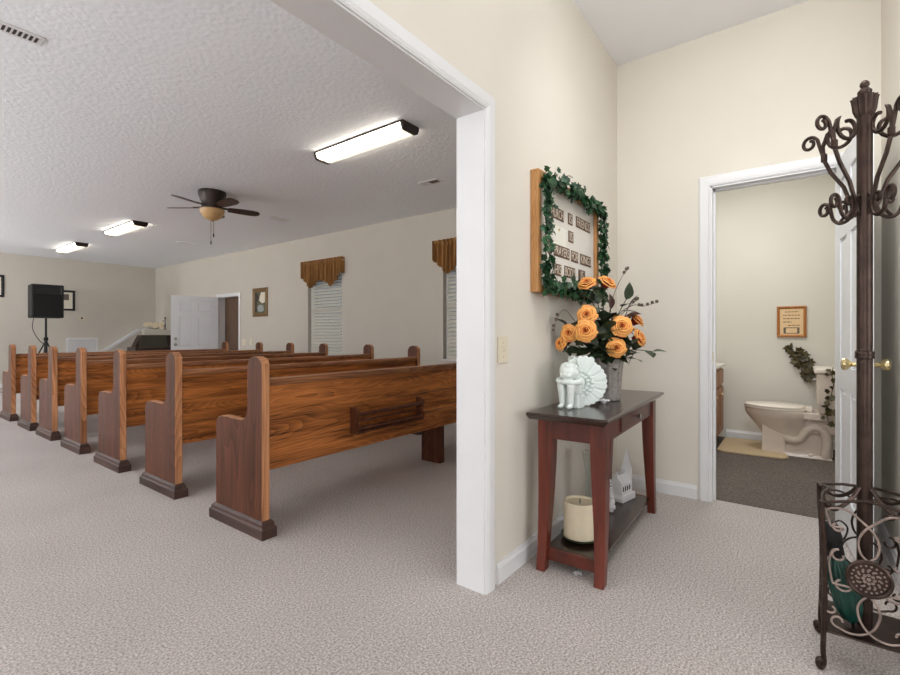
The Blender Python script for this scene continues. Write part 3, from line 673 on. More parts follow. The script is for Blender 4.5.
# organ with things on it
t = thing('organ', 'dark wooden organ behind the pews by the front wall', 'organ', (4.42, 11.42, 0))
b = MB(); b.box(-0.40, 0.46, 0.12, 0.60, 0.0, 0.80); b.prism([(-0.33, 0.80), (0.46, 0.80), (0.46, 1.07), (-0.20, 1.07)], 0.36, 0.60, 1); b.box(-0.40, -0.34, -0.10, 0.12, 0.0, 0.70); b.box(0.40, 0.46, -0.10, 0.12, 0.0, 0.70)
b.build('case', 'organ', t, smooth=0, bevel=0.004)
b = MB(); b.add([(-0.335, 0.13, 0.802), (0.25, 0.13, 0.802), (0.30, 0.345, 1.06), (-0.20, 0.345, 1.06), (-0.335, 0.155, 0.802), (0.25, 0.155, 0.802), (0.30, 0.37, 1.06), (-0.20, 0.37, 1.06)], [(0,1,2,3), (7,6,5,4), (0,4,5,1), (1,5,6,2), (2,6,7,3), (3,7,4,0)]); b.build('music_rest', 'organ_panel', t, smooth=0)
MB().box(-0.34, 0.40, -0.08, 0.115, 0.70, 0.725).build('keyboard', 'bisque_light', t, smooth=0)
MB().prism([(-0.56, 0.60), (-0.55, 0.665), (-0.50, 0.685), (-0.45, 0.74), (-0.40, 0.78), (-0.30, 0.80), (0.47, 0.80), (0.47, 0.60)], -0.14, -0.10, 1).build('front_rail', 'organ', t, smooth=0)
rn = box('display_box', 'shade_white', (4.31, 4.83, 11.86, 12.02, 1.071, 1.20), bevel=0.004); tag(rn, 'pale low box standing on top of the organ', 'box')
t = thing('silk_flower_arrangement', 'cream silk flowers lying on the pale organ box', 'flowers', (4.57, 11.94, 1.2))
rr = random.Random(5)
for i in range(11):
    b = MB(); c = (rr.uniform(-0.24, 0.16), rr.uniform(-0.06, 0.06), rr.uniform(0.03, 0.14))
    for k in range(6):
        a = 2*PI*k/6; b.ball((c[0]+0.034*math.cos(a), c[1]+rr.uniform(-0.02, 0.0), c[2]+0.028*math.sin(a)+0.01), 0.028, 0.016, 0.026, 8)
    b.ball((c[0], c[1]-0.015, c[2]), 0.014, n=8); b.build('flower', 'flower_white', t)
b = MB()
for i in range(8): b.tube([(rr.uniform(-0.05, 0.05), 0, 0.004), (rr.uniform(-0.2, 0.16), rr.uniform(-0.04, 0.04), rr.uniform(0.02, 0.12))], 0.004, 5)
b.build('stem', 'leaf', t)
t = thing('candlestick', 'dark curved candlestick beside the silk flowers', 'candlestick', (4.77, 11.94, 1.2))
MB().lathe([(0.035, 0), (0.035, 0.012), (0.012, 0.02), (0.010, 0.24), (0.02, 0.25), (0.02, 0.29), (0.0, 0.295)], 12).build('post', 'organ', t)
MB().tube(smoothpath([(-0.01, 0, 0.06), (-0.05, 0, 0.12), (-0.055, 0, 0.19), (-0.02, 0, 0.21)]), 0.008, 6).build('scroll_arm', 'organ', t)

# ============================================================ CONSOLE TABLE
TX0, TX1, TY0, TY1, TZ = 1.872, 3.02, 0.612, 0.972, 0.727
tb = thing('console_table', 'cherry console table with one drawer against the foyer wall', 'table', (0, 0, 0))
tr = math.radians(1.8); tb.rotation_euler = (0, 0, tr); tb.location = Vector((1.94, 0.66, 0)) - Matrix.Rotation(tr, 3, 'Z') @ Vector((1.94, 0.66, 0))
b = MB()
def trect(g, z): return [(TX0+g, TY0+g, z), (TX1-g, TY0+g, z), (TX1-g, TY1-g*0.3, z), (TX0+g, TY1-g*0.3, z)]
b.loft([trect(0.02, TZ-0.032), trect(0.012, TZ-0.024), trect(0.0, TZ-0.012), trect(0.0, TZ-0.006), trect(0.005, TZ)])
b.build('tabletop', 'cherry_top', tb, smooth=0, bevel=0.001, seg=1)
LX0, LX1, LY0, LY1 = 1.968, 2.985, 0.652, 0.958
def leg(cx, cy, sx, sy):
    rings = []
    for z, wx, off in ((0.695, 0.076, 0.0), (0.60, 0.076, 0.0), (0.48, 0.072, -0.002), (0.36, 0.066, -0.003), (0.24, 0.058, -0.001), (0.14, 0.053, 0.006), (0.06, 0.050, 0.015), (0.0, 0.049, 0.026)):
        x0 = cx+sx*off*0.9; wy = wx*0.86
        xa, xb = (x0, x0-sx*wx); ya, yb = (cy, cy-sy*wy)
        rings.append([(xa, ya, z), (xb, ya, z), (xb, yb, z), (xa, yb, z)])
    return MB().loft(rings)
for sx, cx in ((-1, LX0), (1, LX1)):
    for sy, cy in ((-1, LY0), (1, LY1)):
        leg(cx, cy, sx, sy).build('leg', 'cherry_z', tb, smooth=30, bevel=0.003)
b = MB(); az0, az1 = 0.60, 0.695
b.box(LX0+0.008, LX0+0.026, LY0+0.045, LY1-0.045, az0, az1); b.box(LX1-0.026, LX1-0.008, LY0+0.045, LY1-0.045, az0, az1)
b.box(LX0+0.06, LX1-0.06, LY1-0.026, LY1-0.008, az0, az1); b.box(LX0+0.06, LX1-0.06, LY0+0.010, LY0+0.026, az0, az1)
b.build('apron', 'cherry_x', tb, smooth=0)
dr = MB().box(2.24, 2.80, LY0+0.002, LY0+0.03, az0+0.012, az1-0.004).build('drawer', 'cherry_x', tb, smooth=0, bevel=0.004)
MB().lathe([(0.005, 0), (0.006, 0.008), (0.013, 0.014), (0.014, 0.02), (0.008, 0.025), (0, 0.026)], 16).build('knob', 'nickel', dr, loc=(2.52, LY0+0.002, 0.65), rot=(PI/2, 0, 0))
SZ = 0.098
MB().box(LX0+0.012, LX0+0.032, LY0+0.03, LY1-0.03, 0.045, SZ).build('stretcher', 'cherry_x', tb, smooth=0, bevel=0.002); MB().box(LX1-0.032, LX1-0.012, LY0+0.03, LY1-0.03, 0.045, SZ).build('stretcher', 'cherry_x', tb, smooth=0, bevel=0.002)
MB().box(LX0+0.032, LX1-0.032, LY0+0.028, LY1-0.028, SZ-0.018, SZ-0.001).build('lower_shelf', 'cherry_top', tb, smooth=0, bevel=0.002)

# candle on plate
t = thing('glass_candle_plate', 'dark green glass plate under the ivory candle', 'plate', (2.155, 0.835, SZ-0.001))
MB().lathe([(0.0, 0.0), (0.06, 0.0), (0.085, 0.012), (0.09, 0.022), (0.086, 0.022), (0.06, 0.008), (0.0, 0.006)], 32).build('dish', 'glass_green', t)
t = thing('pillar_candle', 'thick ivory pillar candle on the lower shelf', 'candle', (2.155, 0.835, SZ+0.0055))
MB().lathe([(0.0, 0.0), (0.073, 0.0), (0.076, 0.004), (0.076, 0.168), (0.073, 0.176), (0.068, 0.176), (0.062, 0.168), (0.03, 0.163), (0.0, 0.162)], 36).build('wax', 'candle', t)
MB().tube([(0, 0, 0.16), (0.002, 0, 0.176), (0.004, 0.001, 0.184)], 0.002, 6).build('wick', 'wick', t)
# tall clear glass
t = thing('glass_cylinder_vase', 'tall clear glass vase behind the front table leg', 'vase', (2.40, 0.865, SZ-0.001))
MB().lathe([(0.0, 0.0), (0.042, 0.0), (0.045, 0.006), (0.032, 0.12), (0.034, 0.25), (0.05, 0.36), (0.047, 0.36), (0.031, 0.25), (0.029, 0.12), (0.038, 0.012), (0.0, 0.010)], 28).build('glass_body', 'glass', t)
# ceramic church
t = thing('ceramic_church', 'white ceramic church with a steeple on the lower shelf', 'figurine', (2.83, 0.835, SZ-0.001), math.radians(-12)); t.scale = (0.86, 0.86, 0.75)
b = MB(); b.prism([(-0.085, 0), (0.085, 0), (0.09, 0.02), (0.085, 0.055), (-0.08, 0.055), (-0.09, 0.03)], -0.05, 0.05, 1); b.build('base', 'church_white', t, smooth=0, bevel=0.004)
b = MB(); b.box(-0.078, 0.06, -0.04, 0.04, 0.055, 0.14); b.prism([(-0.045, 0.14), (0.045, 0.14), (0.0, 0.20)], -0.082, 0.05, 0); b.box(-0.082, -0.074, -0.008, 0.008, 0.19, 0.225)
b.build('nave', 'church_white', t, smooth=0, bevel=0.002)
b = MB(); b.box(0.03, 0.082, -0.028, 0.028, 0.055, 0.225); b.loft([[(0.03, -0.028, 0.225), (0.082, -0.028, 0.225), (0.082, 0.028, 0.225), (0.03, 0.028, 0.225)], [(0.034, -0.022, 0.25), (0.078, -0.022, 0.25), (0.078, 0.022, 0.25), (0.034, 0.022, 0.25)], [(0.055, -0.001, 0.40), (0.057, -0.001, 0.40), (0.057, 0.001, 0.40), (0.055, 0.001, 0.40)]])
b.build('steeple', 'church_white', t, smooth=0)
for i in range(4):
    x = -0.062+i*0.028
    MB().prism([(x-0.0065, 0.082), (x+0.0065, 0.082), (x+0.0065, 0.11), (x+0.004, 0.118), (x, 0.121), (x-0.004, 0.118), (x-0.0065, 0.11)], -0.0412, -0.039, 1).build('window', 'window_dark', t, smooth=0)
t = thing('ceramic_tree', 'small white snowy tree figurine left of the church', 'figurine', (2.60, 0.832, SZ-0.001)); t.scale = (0.55, 0.55, 0.82)
b = MB(); rr = random.Random(2)
b.lathe([(0.03, 0), (0.03, 0.012), (0.01, 0.016), (0.008, 0.04)], 12)
for j in range(7):
    z = 0.03+j*0.024; R_ = 0.040*(1-j/7.5)
    for k in range(max(4, 9-j)):
        a = 2*PI*k/max(4, 9-j)+j*0.5; b.ball((R_*0.75*math.cos(a), R_*0.75*math.sin(a), z+rr.uniform(-0.006, 0.006)), R_*0.42+0.004, n=8)
b.ball((0, 0, 0.20), 0.009, 0.009, 0.016, 8)
b.build('snowy_branches', 'church_white', t)
t = thing('paper_scrap', 'tiny white scrap on the carpet under the table', 'scrap', (2.01, 0.79, 0.001))
b = MB(); rr = random.Random(9)
for i in range(7):
    a = 2*PI*i/7; b.add([(0, 0, 0.012), (0.028*math.cos(a), 0.022*math.sin(a), rr.uniform(0.0, 0.018)), (0.026*math.cos(a+0.7), 0.02*math.sin(a+0.7), rr.uniform(0.0, 0.014)), (0.004*math.cos(a), 0.004*math.sin(a), 0.0)], [(0,1,2), (3,2,1)])
b.build('paper', 'church_white', t, smooth=0, fix=False)

# cherub figurine
ch = thing('cherub_figurine', 'white cherub figurine hugging its knees with spread wings', 'figurine', (2.11, 0.862, TZ), 0)
fdir = math.atan2(-0.50, -0.86)
ch.rotation_euler = (0, 0, fdir+PI/2-math.radians(34)); ch.scale = (1.06, 1.06, 1.06)      # local -y is the facing direction
b = MB()
b.box(-0.042, 0.042, -0.012, 0.05, 0.0, 0.055)                                   # block seat
b.ball((0, 0.02, 0.085), 0.042, 0.036, 0.055)                                     # torso
b.ball((0, 0.012, 0.12), 0.038, 0.03, 0.03)
for s in (-1, 1):
    b.tube([(s*0.026, 0.015, 0.062), (s*0.026, -0.03, 0.098), (s*0.024, -0.045, 0.104)], [0.022, 0.019, 0.017], 10)   # thighs
    b.tube([(s*0.024, -0.047, 0.104), (s*0.021, -0.042, 0.06), (s*0.02, -0.042, 0.015)], [0.017, 0.016, 0.012], 10)     # shins
    b.ball((s*0.021, -0.054, 0.010), 0.012, 0.022, 0.010, 10)                                                        # feet
    b.tube([(s*0.036, 0.012, 0.128), (s*0.052, -0.018, 0.118), (s*0.03, -0.052, 0.116), (-s*0.012, -0.06, 0.118)], [0.014, 0.014, 0.012, 0.010], 10)  # arms crossed
b.ball((0.004, -0.028, 0.160), 0.040, 0.038, 0.038, 18)                                # head
b.ball((0.004, -0.062, 0.150), 0.007, 0.008, 0.006, 8)                              # nose
for s in (-1, 1): b.ball((0.004+s*0.017, -0.057, 0.146), 0.012, 0.010, 0.011, 8)     # cheeks
for s in (-1, 1): b.ball((0.004+s*0.041, -0.024, 0.158), 0.006, 0.009, 0.011, 8)     # ears
rr = random.Random(1)
for i in range(40):
    a = rr.uniform(0, 2*PI); e = rr.uniform(0.35, 1.5); x = 0.04*math.cos(a)*math.cos(e); y = 0.038*math.sin(a)*math.cos(e); z = 0.038*math.sin(e)
    if y < -0.02 and e < 0.75: continue
    b.ball((0.004+x, -0.028+y, 0.160+z), 0.0095, n=8)
o = b.build('body', 'statue', ch, smooth=80)
rm = o.modifiers.new('remesh', 'REMESH'); rm.mode = 'VOXEL'; rm.voxel_size = 0.0032; rm.use_smooth_shade = True
sm = o.modifiers.new('smooth', 'SMOOTH'); sm.factor = 0.5; sm.iterations = 2
def wing(s):
    b = MB(); n = 19; cx, cz = s*0.022, 0.105
    for i in range(n):
        q = i/(n-1); a = math.radians(112 - 215*q)
        L_ = 0.098+0.028*math.sin(q*PI)+(0.018 if q < 0.25 else 0)
        wd = 0.0172
        pts = []
        for j, (u, ww) in enumerate(((0.15, 0.22), (0.4, 0.5), (0.7, 0.8), (0.88, 0.95), (0.96, 0.7), (1.0, 0.25))):
            pts.append((u*L_, wd*ww))
        poly = [(p, v_) for p, v_ in pts] + [(p, -v_) for p, v_ in pts[::-1]]
        ca, sa = math.cos(a), math.sin(a)
        P2 = [(cx+s*(p*ca-v_*sa), cz+(p*sa+v_*ca)*0.98) for p, v_ in poly]
        yo = 0.05+0.003*(i % 2)+0.012*math.sin(q*PI)
        b.prism(P2, yo, yo+0.008, 1)
    for k, (rr_, m_) in enumerate(((0.055, 11), (0.035, 8))):
        for i in range(m_):
            a = math.radians(105-200*i/(m_-1)); b.ball((cx+s*rr_*math.cos(a), 0.052-k*0.003, cz+rr_*math.sin(a)), 0.010, 0.006, 0.010, 8)
    b.ball((cx, 0.05, cz), 0.024, 0.018, 0.032, 10)
    R_ = Matrix.Translation((s*0.012, 0.048, 0)) @ Matrix.Rotation(s*math.radians(38), 4, 'Z') @ Matrix.Translation((-s*0.012, -0.048, 0))
    b.v = [tuple(R_ @ Vector(p)) for p in b.v]
    return b
wing(1).build('wing', 'statue', ch, smooth=30, bevel=0.002, seg=1)
o = wing(-1).build('wing', 'statue', ch, smooth=30, bevel=0.002, seg=1)
t = thing('porcelain_blossom', 'small white porcelain blossom beside the cherub wing', 'figurine', (2.32, 0.775, TZ), 0.4)
b = MB()
for k in range(6):
    a = 2*PI*k/6; b.ball((0.018*math.cos(a), 0.018*math.sin(a), 0.018+0.006*math.sin(3*a)), 0.015, 0.012, 0.006, 8)
b.ball((0, 0, 0.012), 0.012, 0.012, 0.012, 10); b.build('petals', 'church_white', t)

# ------------------------------------------------------------ vase and roses
VC = Vector((2.48, 0.82, TZ))
t = thing('crystal_vase', 'cut crystal vase holding the orange roses on the table', 'vase', VC)
b = MB(); pr_o = [(0.068, 0.0), (0.076, 0.006), (0.078, 0.06), (0.082, 0.13), (0.088, 0.19), (0.098, 0.225)]; pr_i = [(0.092, 0.225), (0.081, 0.19), (0.075, 0.13), (0.070, 0.06), (0.064, 0.018), (0.0, 0.016)]
b.lathe(pr_o+pr_i, 48, flute=12, famp=0.05); b.build('glass_body', 'crystal', t, smooth=25)
def petal_grid(bm_, a, r0, r1, z0, z1, half, curl, nu=8, nv=8, vb=0.0):
    vs = []; fs = []
    for j in range(nv+1):
        v_ = j/nv
        rad = r0+(r1-r0)*(v_**1.2); z = z0+(z1-z0)*math.sin(v_*PI/2*0.95)
        if v_ > 0.72: rad += curl*((v_-0.72)/0.28)**2; z -= curl*0.45*((v_-0.72)/0.28)**2
        wspan = half*(0.6+0.4*math.sin(min(1, v_*1.25)*PI/2))*(1-0.22*max(0, (v_-0.8)/0.2)**2)
        for i in range(nu+1):
            u = -1+2*i/nu; th = a+u*wspan
            rr_ = rad*(1+0.09*u*v_); zz = z-0.07*(z1-z0)*u*u*v_
            vs.append((rr_*math.cos(th), rr_*math.sin(th), zz)); bm_.pv.append(max(0.0, v_-vb-0.06*abs(u)))
    for j in range(nv):
        for i in range(nu): fs.append((j*(nu+1)+i, j*(nu+1)+i+1, (j+1)*(nu+1)+i+1, (j+1)*(nu+1)+i))
    bm_.add(vs, fs)
def rose_bloom(seed):
    rr = random.Random(seed); b = MB(); b.pv = []
    layers = [(2, 0.003, 0.005, 0.030, 1.9, 0.000, 0.25), (3, 0.006, 0.011, 0.034, 1.35, 0.001, 0.12), (3, 0.010, 0.018, 0.035, 1.35, 0.003, 0.04), (4, 0.014, 0.026, 0.034, 1.1, 0.006, 0.0), (5, 0.017, 0.034, 0.029, 0.95, 0.009, 0.0), (6, 0.018, 0.041, 0.018, 0.85, 0.010, 0.0)]
    for li, (n, r0, r1, z1, half, curl, vb) in enumerate(layers):
        off = rr.uniform(0, 6.28)
        for k in range(n):
            petal_grid(b, off+2*PI*k/n+rr.uniform(-0.15, 0.15), r0, r1*rr.uniform(0.95, 1.05), -0.02, z1*rr.uniform(0.94, 1.06), half, curl*rr.uniform(0.7, 1.4), vb=vb)
    pv = b.pv
    me_o = b.build('bloom', 'rose', None, smooth=80, fix=False)
    at = me_o.data.attributes.new('petal', 'FLOAT', 'POINT'); at.data.foreach_set('value', pv)
    sd = me_o.modifiers.new('thick', 'SOLIDIFY'); sd.thickness = 0.0012
    return me_o
def leaf_blade(bm_, base, direction, up, length, width, fold=0.15, droop=0.25):
    d = Vector(direction).normalized(); u = Vector(up); u = (u-d*u.dot(d)).normalized(); s = d.cross(u); B = Vector(base)
    prof = [(0, 0.02), (0.15, 0.30), (0.35, 0.48), (0.55, 0.46), (0.78, 0.28), (1.0, 0.0)]
    vs = []; fs = []
    for q, ww in prof:
        c = B+d*q*length-u*droop*length*q*q
        e = width*ww
        vs += [c-s*e+u*fold*e, c, c+s*e+u*fold*e]
    for i in range(len(prof)-1): fs += [(i*3, i*3+1, i*3+4, i*3+3), (i*3+1, i*3+2, i*3+5, i*3+4)]
    bm_.add(vs, fs)
R = [((2.40, 0.89, 1.333), 1.0, 'orange rose at the top left, touching the letter board ivy'),
     ((2.43, 0.80, 1.335), 1.0, 'orange rose at the top right of the bouquet'),
     ((2.285, 0.848, 1.167), 1.05, 'upper orange rose of the pair facing the camera'),
     ((2.25, 0.842, 1.088), 1.15, 'biggest orange rose, lower of the facing pair'),
     ((2.265, 0.931, 1.078), 0.95, 'orange rose left of the facing pair'),
     ((2.26, 0.969, 1.025), 0.8, 'lowest left orange rose, half turned away by the wall'),
     ((2.36, 0.705, 1.110), 1.1, 'big orange rose right of the bouquet middle'),
     ((2.50, 0.675, 1.142), 0.95, 'rightmost upper orange rose, tilted away'),
     ((2.47, 0.656, 1.052), 1.0, 'rightmost lower orange rose, tilted away'),
     ((2.35, 0.727, 1.006), 1.0, 'lowest orange rose above the crystal vase')]
blooms = [rose_bloom(11), rose_bloom(23), rose_bloom(37)]
for i, (p, s, lb) in enumerate(R):
    P = Vector(p); up = (P-Vector((2.50, 0.86, 1.02)))
    cdir = (Vector((0, 0, 1.3))-P).normalized()
    facing = {0: Vector((-0.75, 0.0, 0.8)), 1: Vector((-0.25, -0.7, 0.8))}.get(i)
    if facing is None: facing = up.normalized()*0.55+cdir*0.75 if i not in (5, 7, 8) else up.normalized()+Vector((0, 0, 0.25))
    facing.normalize()
    t = thing('rose', lb, 'rose', P, 0, 'orange silk roses in the vase')
    t.rotation_mode = 'QUATERNION'; t.rotation_quaternion = facing.to_track_quat('Z', 'Y'); t.scale = (s*0.94,)*3
    bl = blooms[i % 3] if i < 3 else blooms[i % 3].copy()
    if i >= 3: COL.objects.link(bl)
    bl.parent = t
    Mw = (Matrix.Translation(P) @ facing.to_track_quat('Z', 'Y').to_matrix().to_4x4() @ Matrix.Diagonal((s*0.94, s*0.94, s*0.94, 1))).inverted()
    rr = random.Random(i); foot = VC+Vector((rr.uniform(-0.02, 0.02), rr.uniform(-0.02, 0.02), 0.03)); mouth = VC+Vector((rr.uniform(-0.04, 0.04), rr.uniform(-0.04, 0.04), 0.225))
    base = P-facing*0.018; mid = (base-facing*0.05)*0.6+mouth*0.4+Vector((0, 0, 0.01))
    MB().tube([Mw @ q for q in smoothpath([base, mid, mouth, foot], 5)], 0.0028, 6).build('stem', 'stem', t)
    b = MB()
    for k in range(5):
        a = 2*PI*k/5; b.add([(0, 0, -0.024), (0.014*math.cos(a-0.3), 0.014*math.sin(a-0.3), -0.018), (0.03*math.cos(a), 0.03*math.sin(a), -0.022), (0.014*math.cos(a+0.3), 0.014*math.sin(a+0.3), -0.018)], [(0,1,2,3)])
    b.build('sepals', 'stem', t, fix=False)
    for k in range(4):
        a = 2*PI*(k+rr.random()*0.6)/4; b = MB(); leaf_blade(b, (0.006*math.cos(a), 0.006*math.sin(a), -0.03-0.012*k), (math.cos(a), math.sin(a), rr.uniform(-0.35, 0.15)), (0, 0, 1), rr.uniform(0.06, 0.085), rr.uniform(0.042, 0.056))
        b.build('leaf', 'leaf', t, fix=False, smooth=60)
def spray(label, root, tip, mat_, n, size, seed, group):
    rr = random.Random(seed); A = Vector(root); B = Vector(tip)
    t = thing('leaf_spray', label, 'foliage', A, 0, group)
    pts = smoothpath([Vector((0, 0, -0.19)), Vector((0, 0, 0)), (B-A)*0.45+Vector((0, 0, 0.03)), B-A], 6)
    MB().tube(pts, 0.0022, 5).build('stem', 'stem', t)
    for k in range(n):
        q = 0.30+0.70*k/(n-1); p = pts[min(len(pts)-1, int(q*(len(pts)-1)))]
        dr = (B-A).normalized(); side = Vector((rr.uniform(-1, 1), rr.uniform(-1, 1), rr.uniform(-0.6, 0.6)))
        d = dr*0.5+side*0.9 if k < n-1 else dr
        b = MB(); leaf_blade(b, (0, 0, 0), d, Vector((rr.uniform(-0.5, 0.2), rr.uniform(-0.6, 0.2), 1)), size*rr.uniform(0.8, 1.2), size*rr.uniform(0.72, 0.9))
        b.build('leaf', mat_, t, fix=False, smooth=60, loc=p)
    return t
mo = VC+Vector((0, 0, 0.2))
SP = [((2.36, 0.66, 0.955), 'leaf', 5, 'leafy spray drooping over the right of the vase'), ((2.55, 0.60, 0.985), 'leaf', 5, 'rightmost leafy spray below the right roses'),
      ((2.28, 0.80, 0.97), 'leaf', 6, 'leafy spray hanging over the cherub'), ((2.27, 0.90, 0.99), 'leaf', 5, 'leafy spray behind the cherub wing tip'),
      ((2.32, 0.97, 1.12), 'leaf', 5, 'leafy spray at the left by the wall'), ((2.42, 0.85, 1.27), 'leaf', 6, 'leafy spray below the top left rose'),
      ((2.50, 0.72, 1.255), 'leaf', 6, 'upper right leafy spray beside the top roses'), ((2.38, 0.76, 1.20), 'leaf_red', 6, 'dark red leaf spray in the bouquet middle'),
      ((2.31, 0.75, 1.10), 'leaf', 6, 'leafy spray between the facing pair and the right rose'), ((2.30, 0.78, 1.05), 'leaf', 6, 'leafy spray right of the biggest rose'),
      ((2.34, 0.78, 1.15), 'leaf', 6, 'leafy spray above the big right rose'), ((2.45, 0.70, 1.19), 'leaf_red', 5, 'dark red leaf spray under the upper right leaves'),
      ((2.38, 0.90, 1.20), 'leaf', 6, 'leafy spray above the facing pair'), ((2.30, 0.86, 1.0), 'leaf', 6, 'leafy spray under the biggest rose'),
      ((2.33, 0.75, 0.98), 'leaf', 6, 'leafy spray under the lowest rose'), ((2.42, 0.69, 1.02), 'leaf', 5, 'leafy spray between the lowest and right roses')]
for i, (tp, mm, n, lb) in enumerate(SP):
    rr = random.Random(100+i)
    spray(lb, (VC.x+rr.uniform(-0.035, 0.035), VC.y+rr.uniform(-0.035, 0.035), VC.z+0.215), tp, mm, n+4, 0.084, 200+i, 'leafy sprays among the roses')
def twig(label, pts, pods):
    t = thing('seed_twig', label, 'twig', VC+Vector((0, 0, 0.2)), 0, 'dry twigs in the bouquet')
    o = VC+Vector((0, 0, 0.2)); P = smoothpath([Vector((0.01, 0.01, -0.17)), Vector((0.01, 0.01, 0.02))]+[Vector(p)-o for p in pts], 6)
    MB().tube(P, [0.0026*(1-0.6*i/len(P)) for i in range(len(P))], 5).build('branch', 'twig', t)
    for k in range(pods):
        q = P[-1-int(k*len(P)*0.07)]
        b = MB(); b.ball((0.006*(-1)**k, 0.004, 0.006), 0.0085, 0.0085, 0.011, 8); b.build('seed_pod', 'berry', t, loc=q)
twig('dry twig reaching up past the top right rose', [(2.50, 0.80, 1.22), (2.53, 0.76, 1.36), (2.54, 0.72, 1.42)], 3)
twig('dry twig reaching right with seed pods at its tip', [(2.48, 0.76, 1.16), (2.52, 0.69, 1.225), (2.54, 0.645, 1.22), (2.56, 0.58, 1.238)], 5)
twig('short dry twig between the two long right twigs', [(2.48, 0.76, 1.14), (2.50, 0.71, 1.21), (2.52, 0.665, 1.255)], 3)
twig('dry twig leaning left against the wall', [(2.38, 0.93, 1.12), (2.32, 0.975, 1.20), (2.26, 0.99, 1.17), (2.20, 0.99, 1.09)], 4)

# ------------------------------------------------------------ letter board with ivy
BX0, BX1, BZ0, BZ1 = 2.04, 2.89, 1.279, 1.872
t = thing('letter_board', 'oak framed white letter board hanging on the foyer wall', 'letter board', ((BX0+BX1)/2, OY-0.001, (BZ0+BZ1)/2))
hw, hh = (BX1-BX0)/2, (BZ1-BZ0)/2; fw = 0.035; yf = -0.042
b = MB(); b.box(-hw, -hw+fw, yf, 0, -hh, hh); b.box(hw-fw, hw, yf, 0, -hh, hh); b.box(-hw+fw, hw-fw, yf, 0, hh-fw, hh); b.box(-hw+fw, hw-fw, yf, 0, -hh, -hh+fw); b.build('frame', 'pine', t, smooth=0, bevel=0.003)
MB().box(-hw+fw, hw-fw, -0.02, -0.002, -hh+fw, hh-fw).build('panel', 'board', t, smooth=0)
bx_c, bz_c = (BX0+BX1)/2, (BZ0+BZ1)/2
def cardq(x0, x1, z0, z1): return [(x0-bx_c, -0.0215, z0-bz_c), (x1-bx_c, -0.0215, z0-bz_c), (x1-bx_c, -0.0235, z1-bz_c), (x0-bx_c, -0.0235, z1-bz_c)]
MB().add(cardq(2.256, 2.425, 1.535, 1.645), [(0,1,2,3)]).build('pinned_card', 'card', t, smooth=0)
MB().lathe([(0, 0), (0.007, 0), (0.006, 0.006), (0, 0.007)], 10).build('push_pin', 'brass', t, loc=(2.325-bx_c, -0.0225, 1.628-bz_c), rot=(PI/2, 0, 0))
DG = bpy.context.evaluated_depsgraph_get
def word(txt, x0, x1, z, h=0.062):
    w_ = x1-x0; cx = (x0+x1)/2-bx_c; cz = z-bz_c
    MB().box(x0-bx_c, x1-bx_c, -0.0225, -0.02, cz-h/2, cz+h/2).build('letter_tiles', 'tile', t, smooth=0)
    cu = bpy.data.curves.new('lettering', 'FONT'); cu.body = txt; cu.size = h*1.1; cu.align_x = 'CENTER'; cu.align_y = 'CENTER'; cu.extrude = 0.0005
    tmp = bpy.data.objects.new('lettering_source', cu); COL.objects.link(tmp); bpy.context.view_layer.update()
    me = bpy.data.meshes.new_from_object(tmp.evaluated_get(DG())); bpy.data.objects.remove(tmp); bpy.data.curves.remove(cu)
    xs = [v.co.x for v in me.vertices]; f_ = w_*0.92/(max(xs)-min(xs)); f_ = min(f_, 1.0)
    o = bpy.data.objects.new('lettering', me); COL.objects.link(o); o.parent = t; o.location = (cx, -0.0232, cz-0.002); o.rotation_euler = (PI/2, 0, 0); o.scale = (f_, 1, 1)
    me.materials.clear(); me.materials.append(M['letter'])
word('CHURCH', 2.19, 2.393, 1.711); word('IS', 2.452, 2.514, 1.716); word('FRIENDS', 2.568, 2.789, 1.721)
word('IS', 2.458, 2.526, 1.619)
word('IN', 2.19, 2.24, 1.519); word('PRAYERS', 2.263, 2.472, 1.517); word('FOR', 2.495, 2.599, 1.515); word('KINGS', 2.629, 2.806, 1.515)
word('HIS', 2.267, 2.36, 1.415); word('BODY', 2.403, 2.553, 1.418); word('IS', 2.606, 2.706, 1.420)
IVY = [(0, 1.0), (0.16, 0.72), (0.44, 0.66), (0.34, 0.40), (0.52, 0.10), (0.28, 0.10), (0.10, -0.06), (0, 0.0), (-0.10, -0.06), (-0.28, 0.10), (-0.52, 0.10), (-0.34, 0.40), (-0.44, 0.66), (-0.16, 0.72)]
def ivy_leaf(bm_, p, n, d, s):
    n = Vector(n).normalized(); d = Vector(d); d = (d-n*d.dot(n)); d = d.normalized() if d.length > 1e-6 else n.orthogonal().normalized(); x = d.cross(n); P = Vector(p)
    vs = [P+x*a*s+d*b_*s+n*(abs(a)*0.28-b_*0.12)*s for a, b_ in IVY]+[P+d*0.45*s]
    k = len(IVY); bm_.add(vs, [(i, (i+1) % k, k) for i in range(k)])
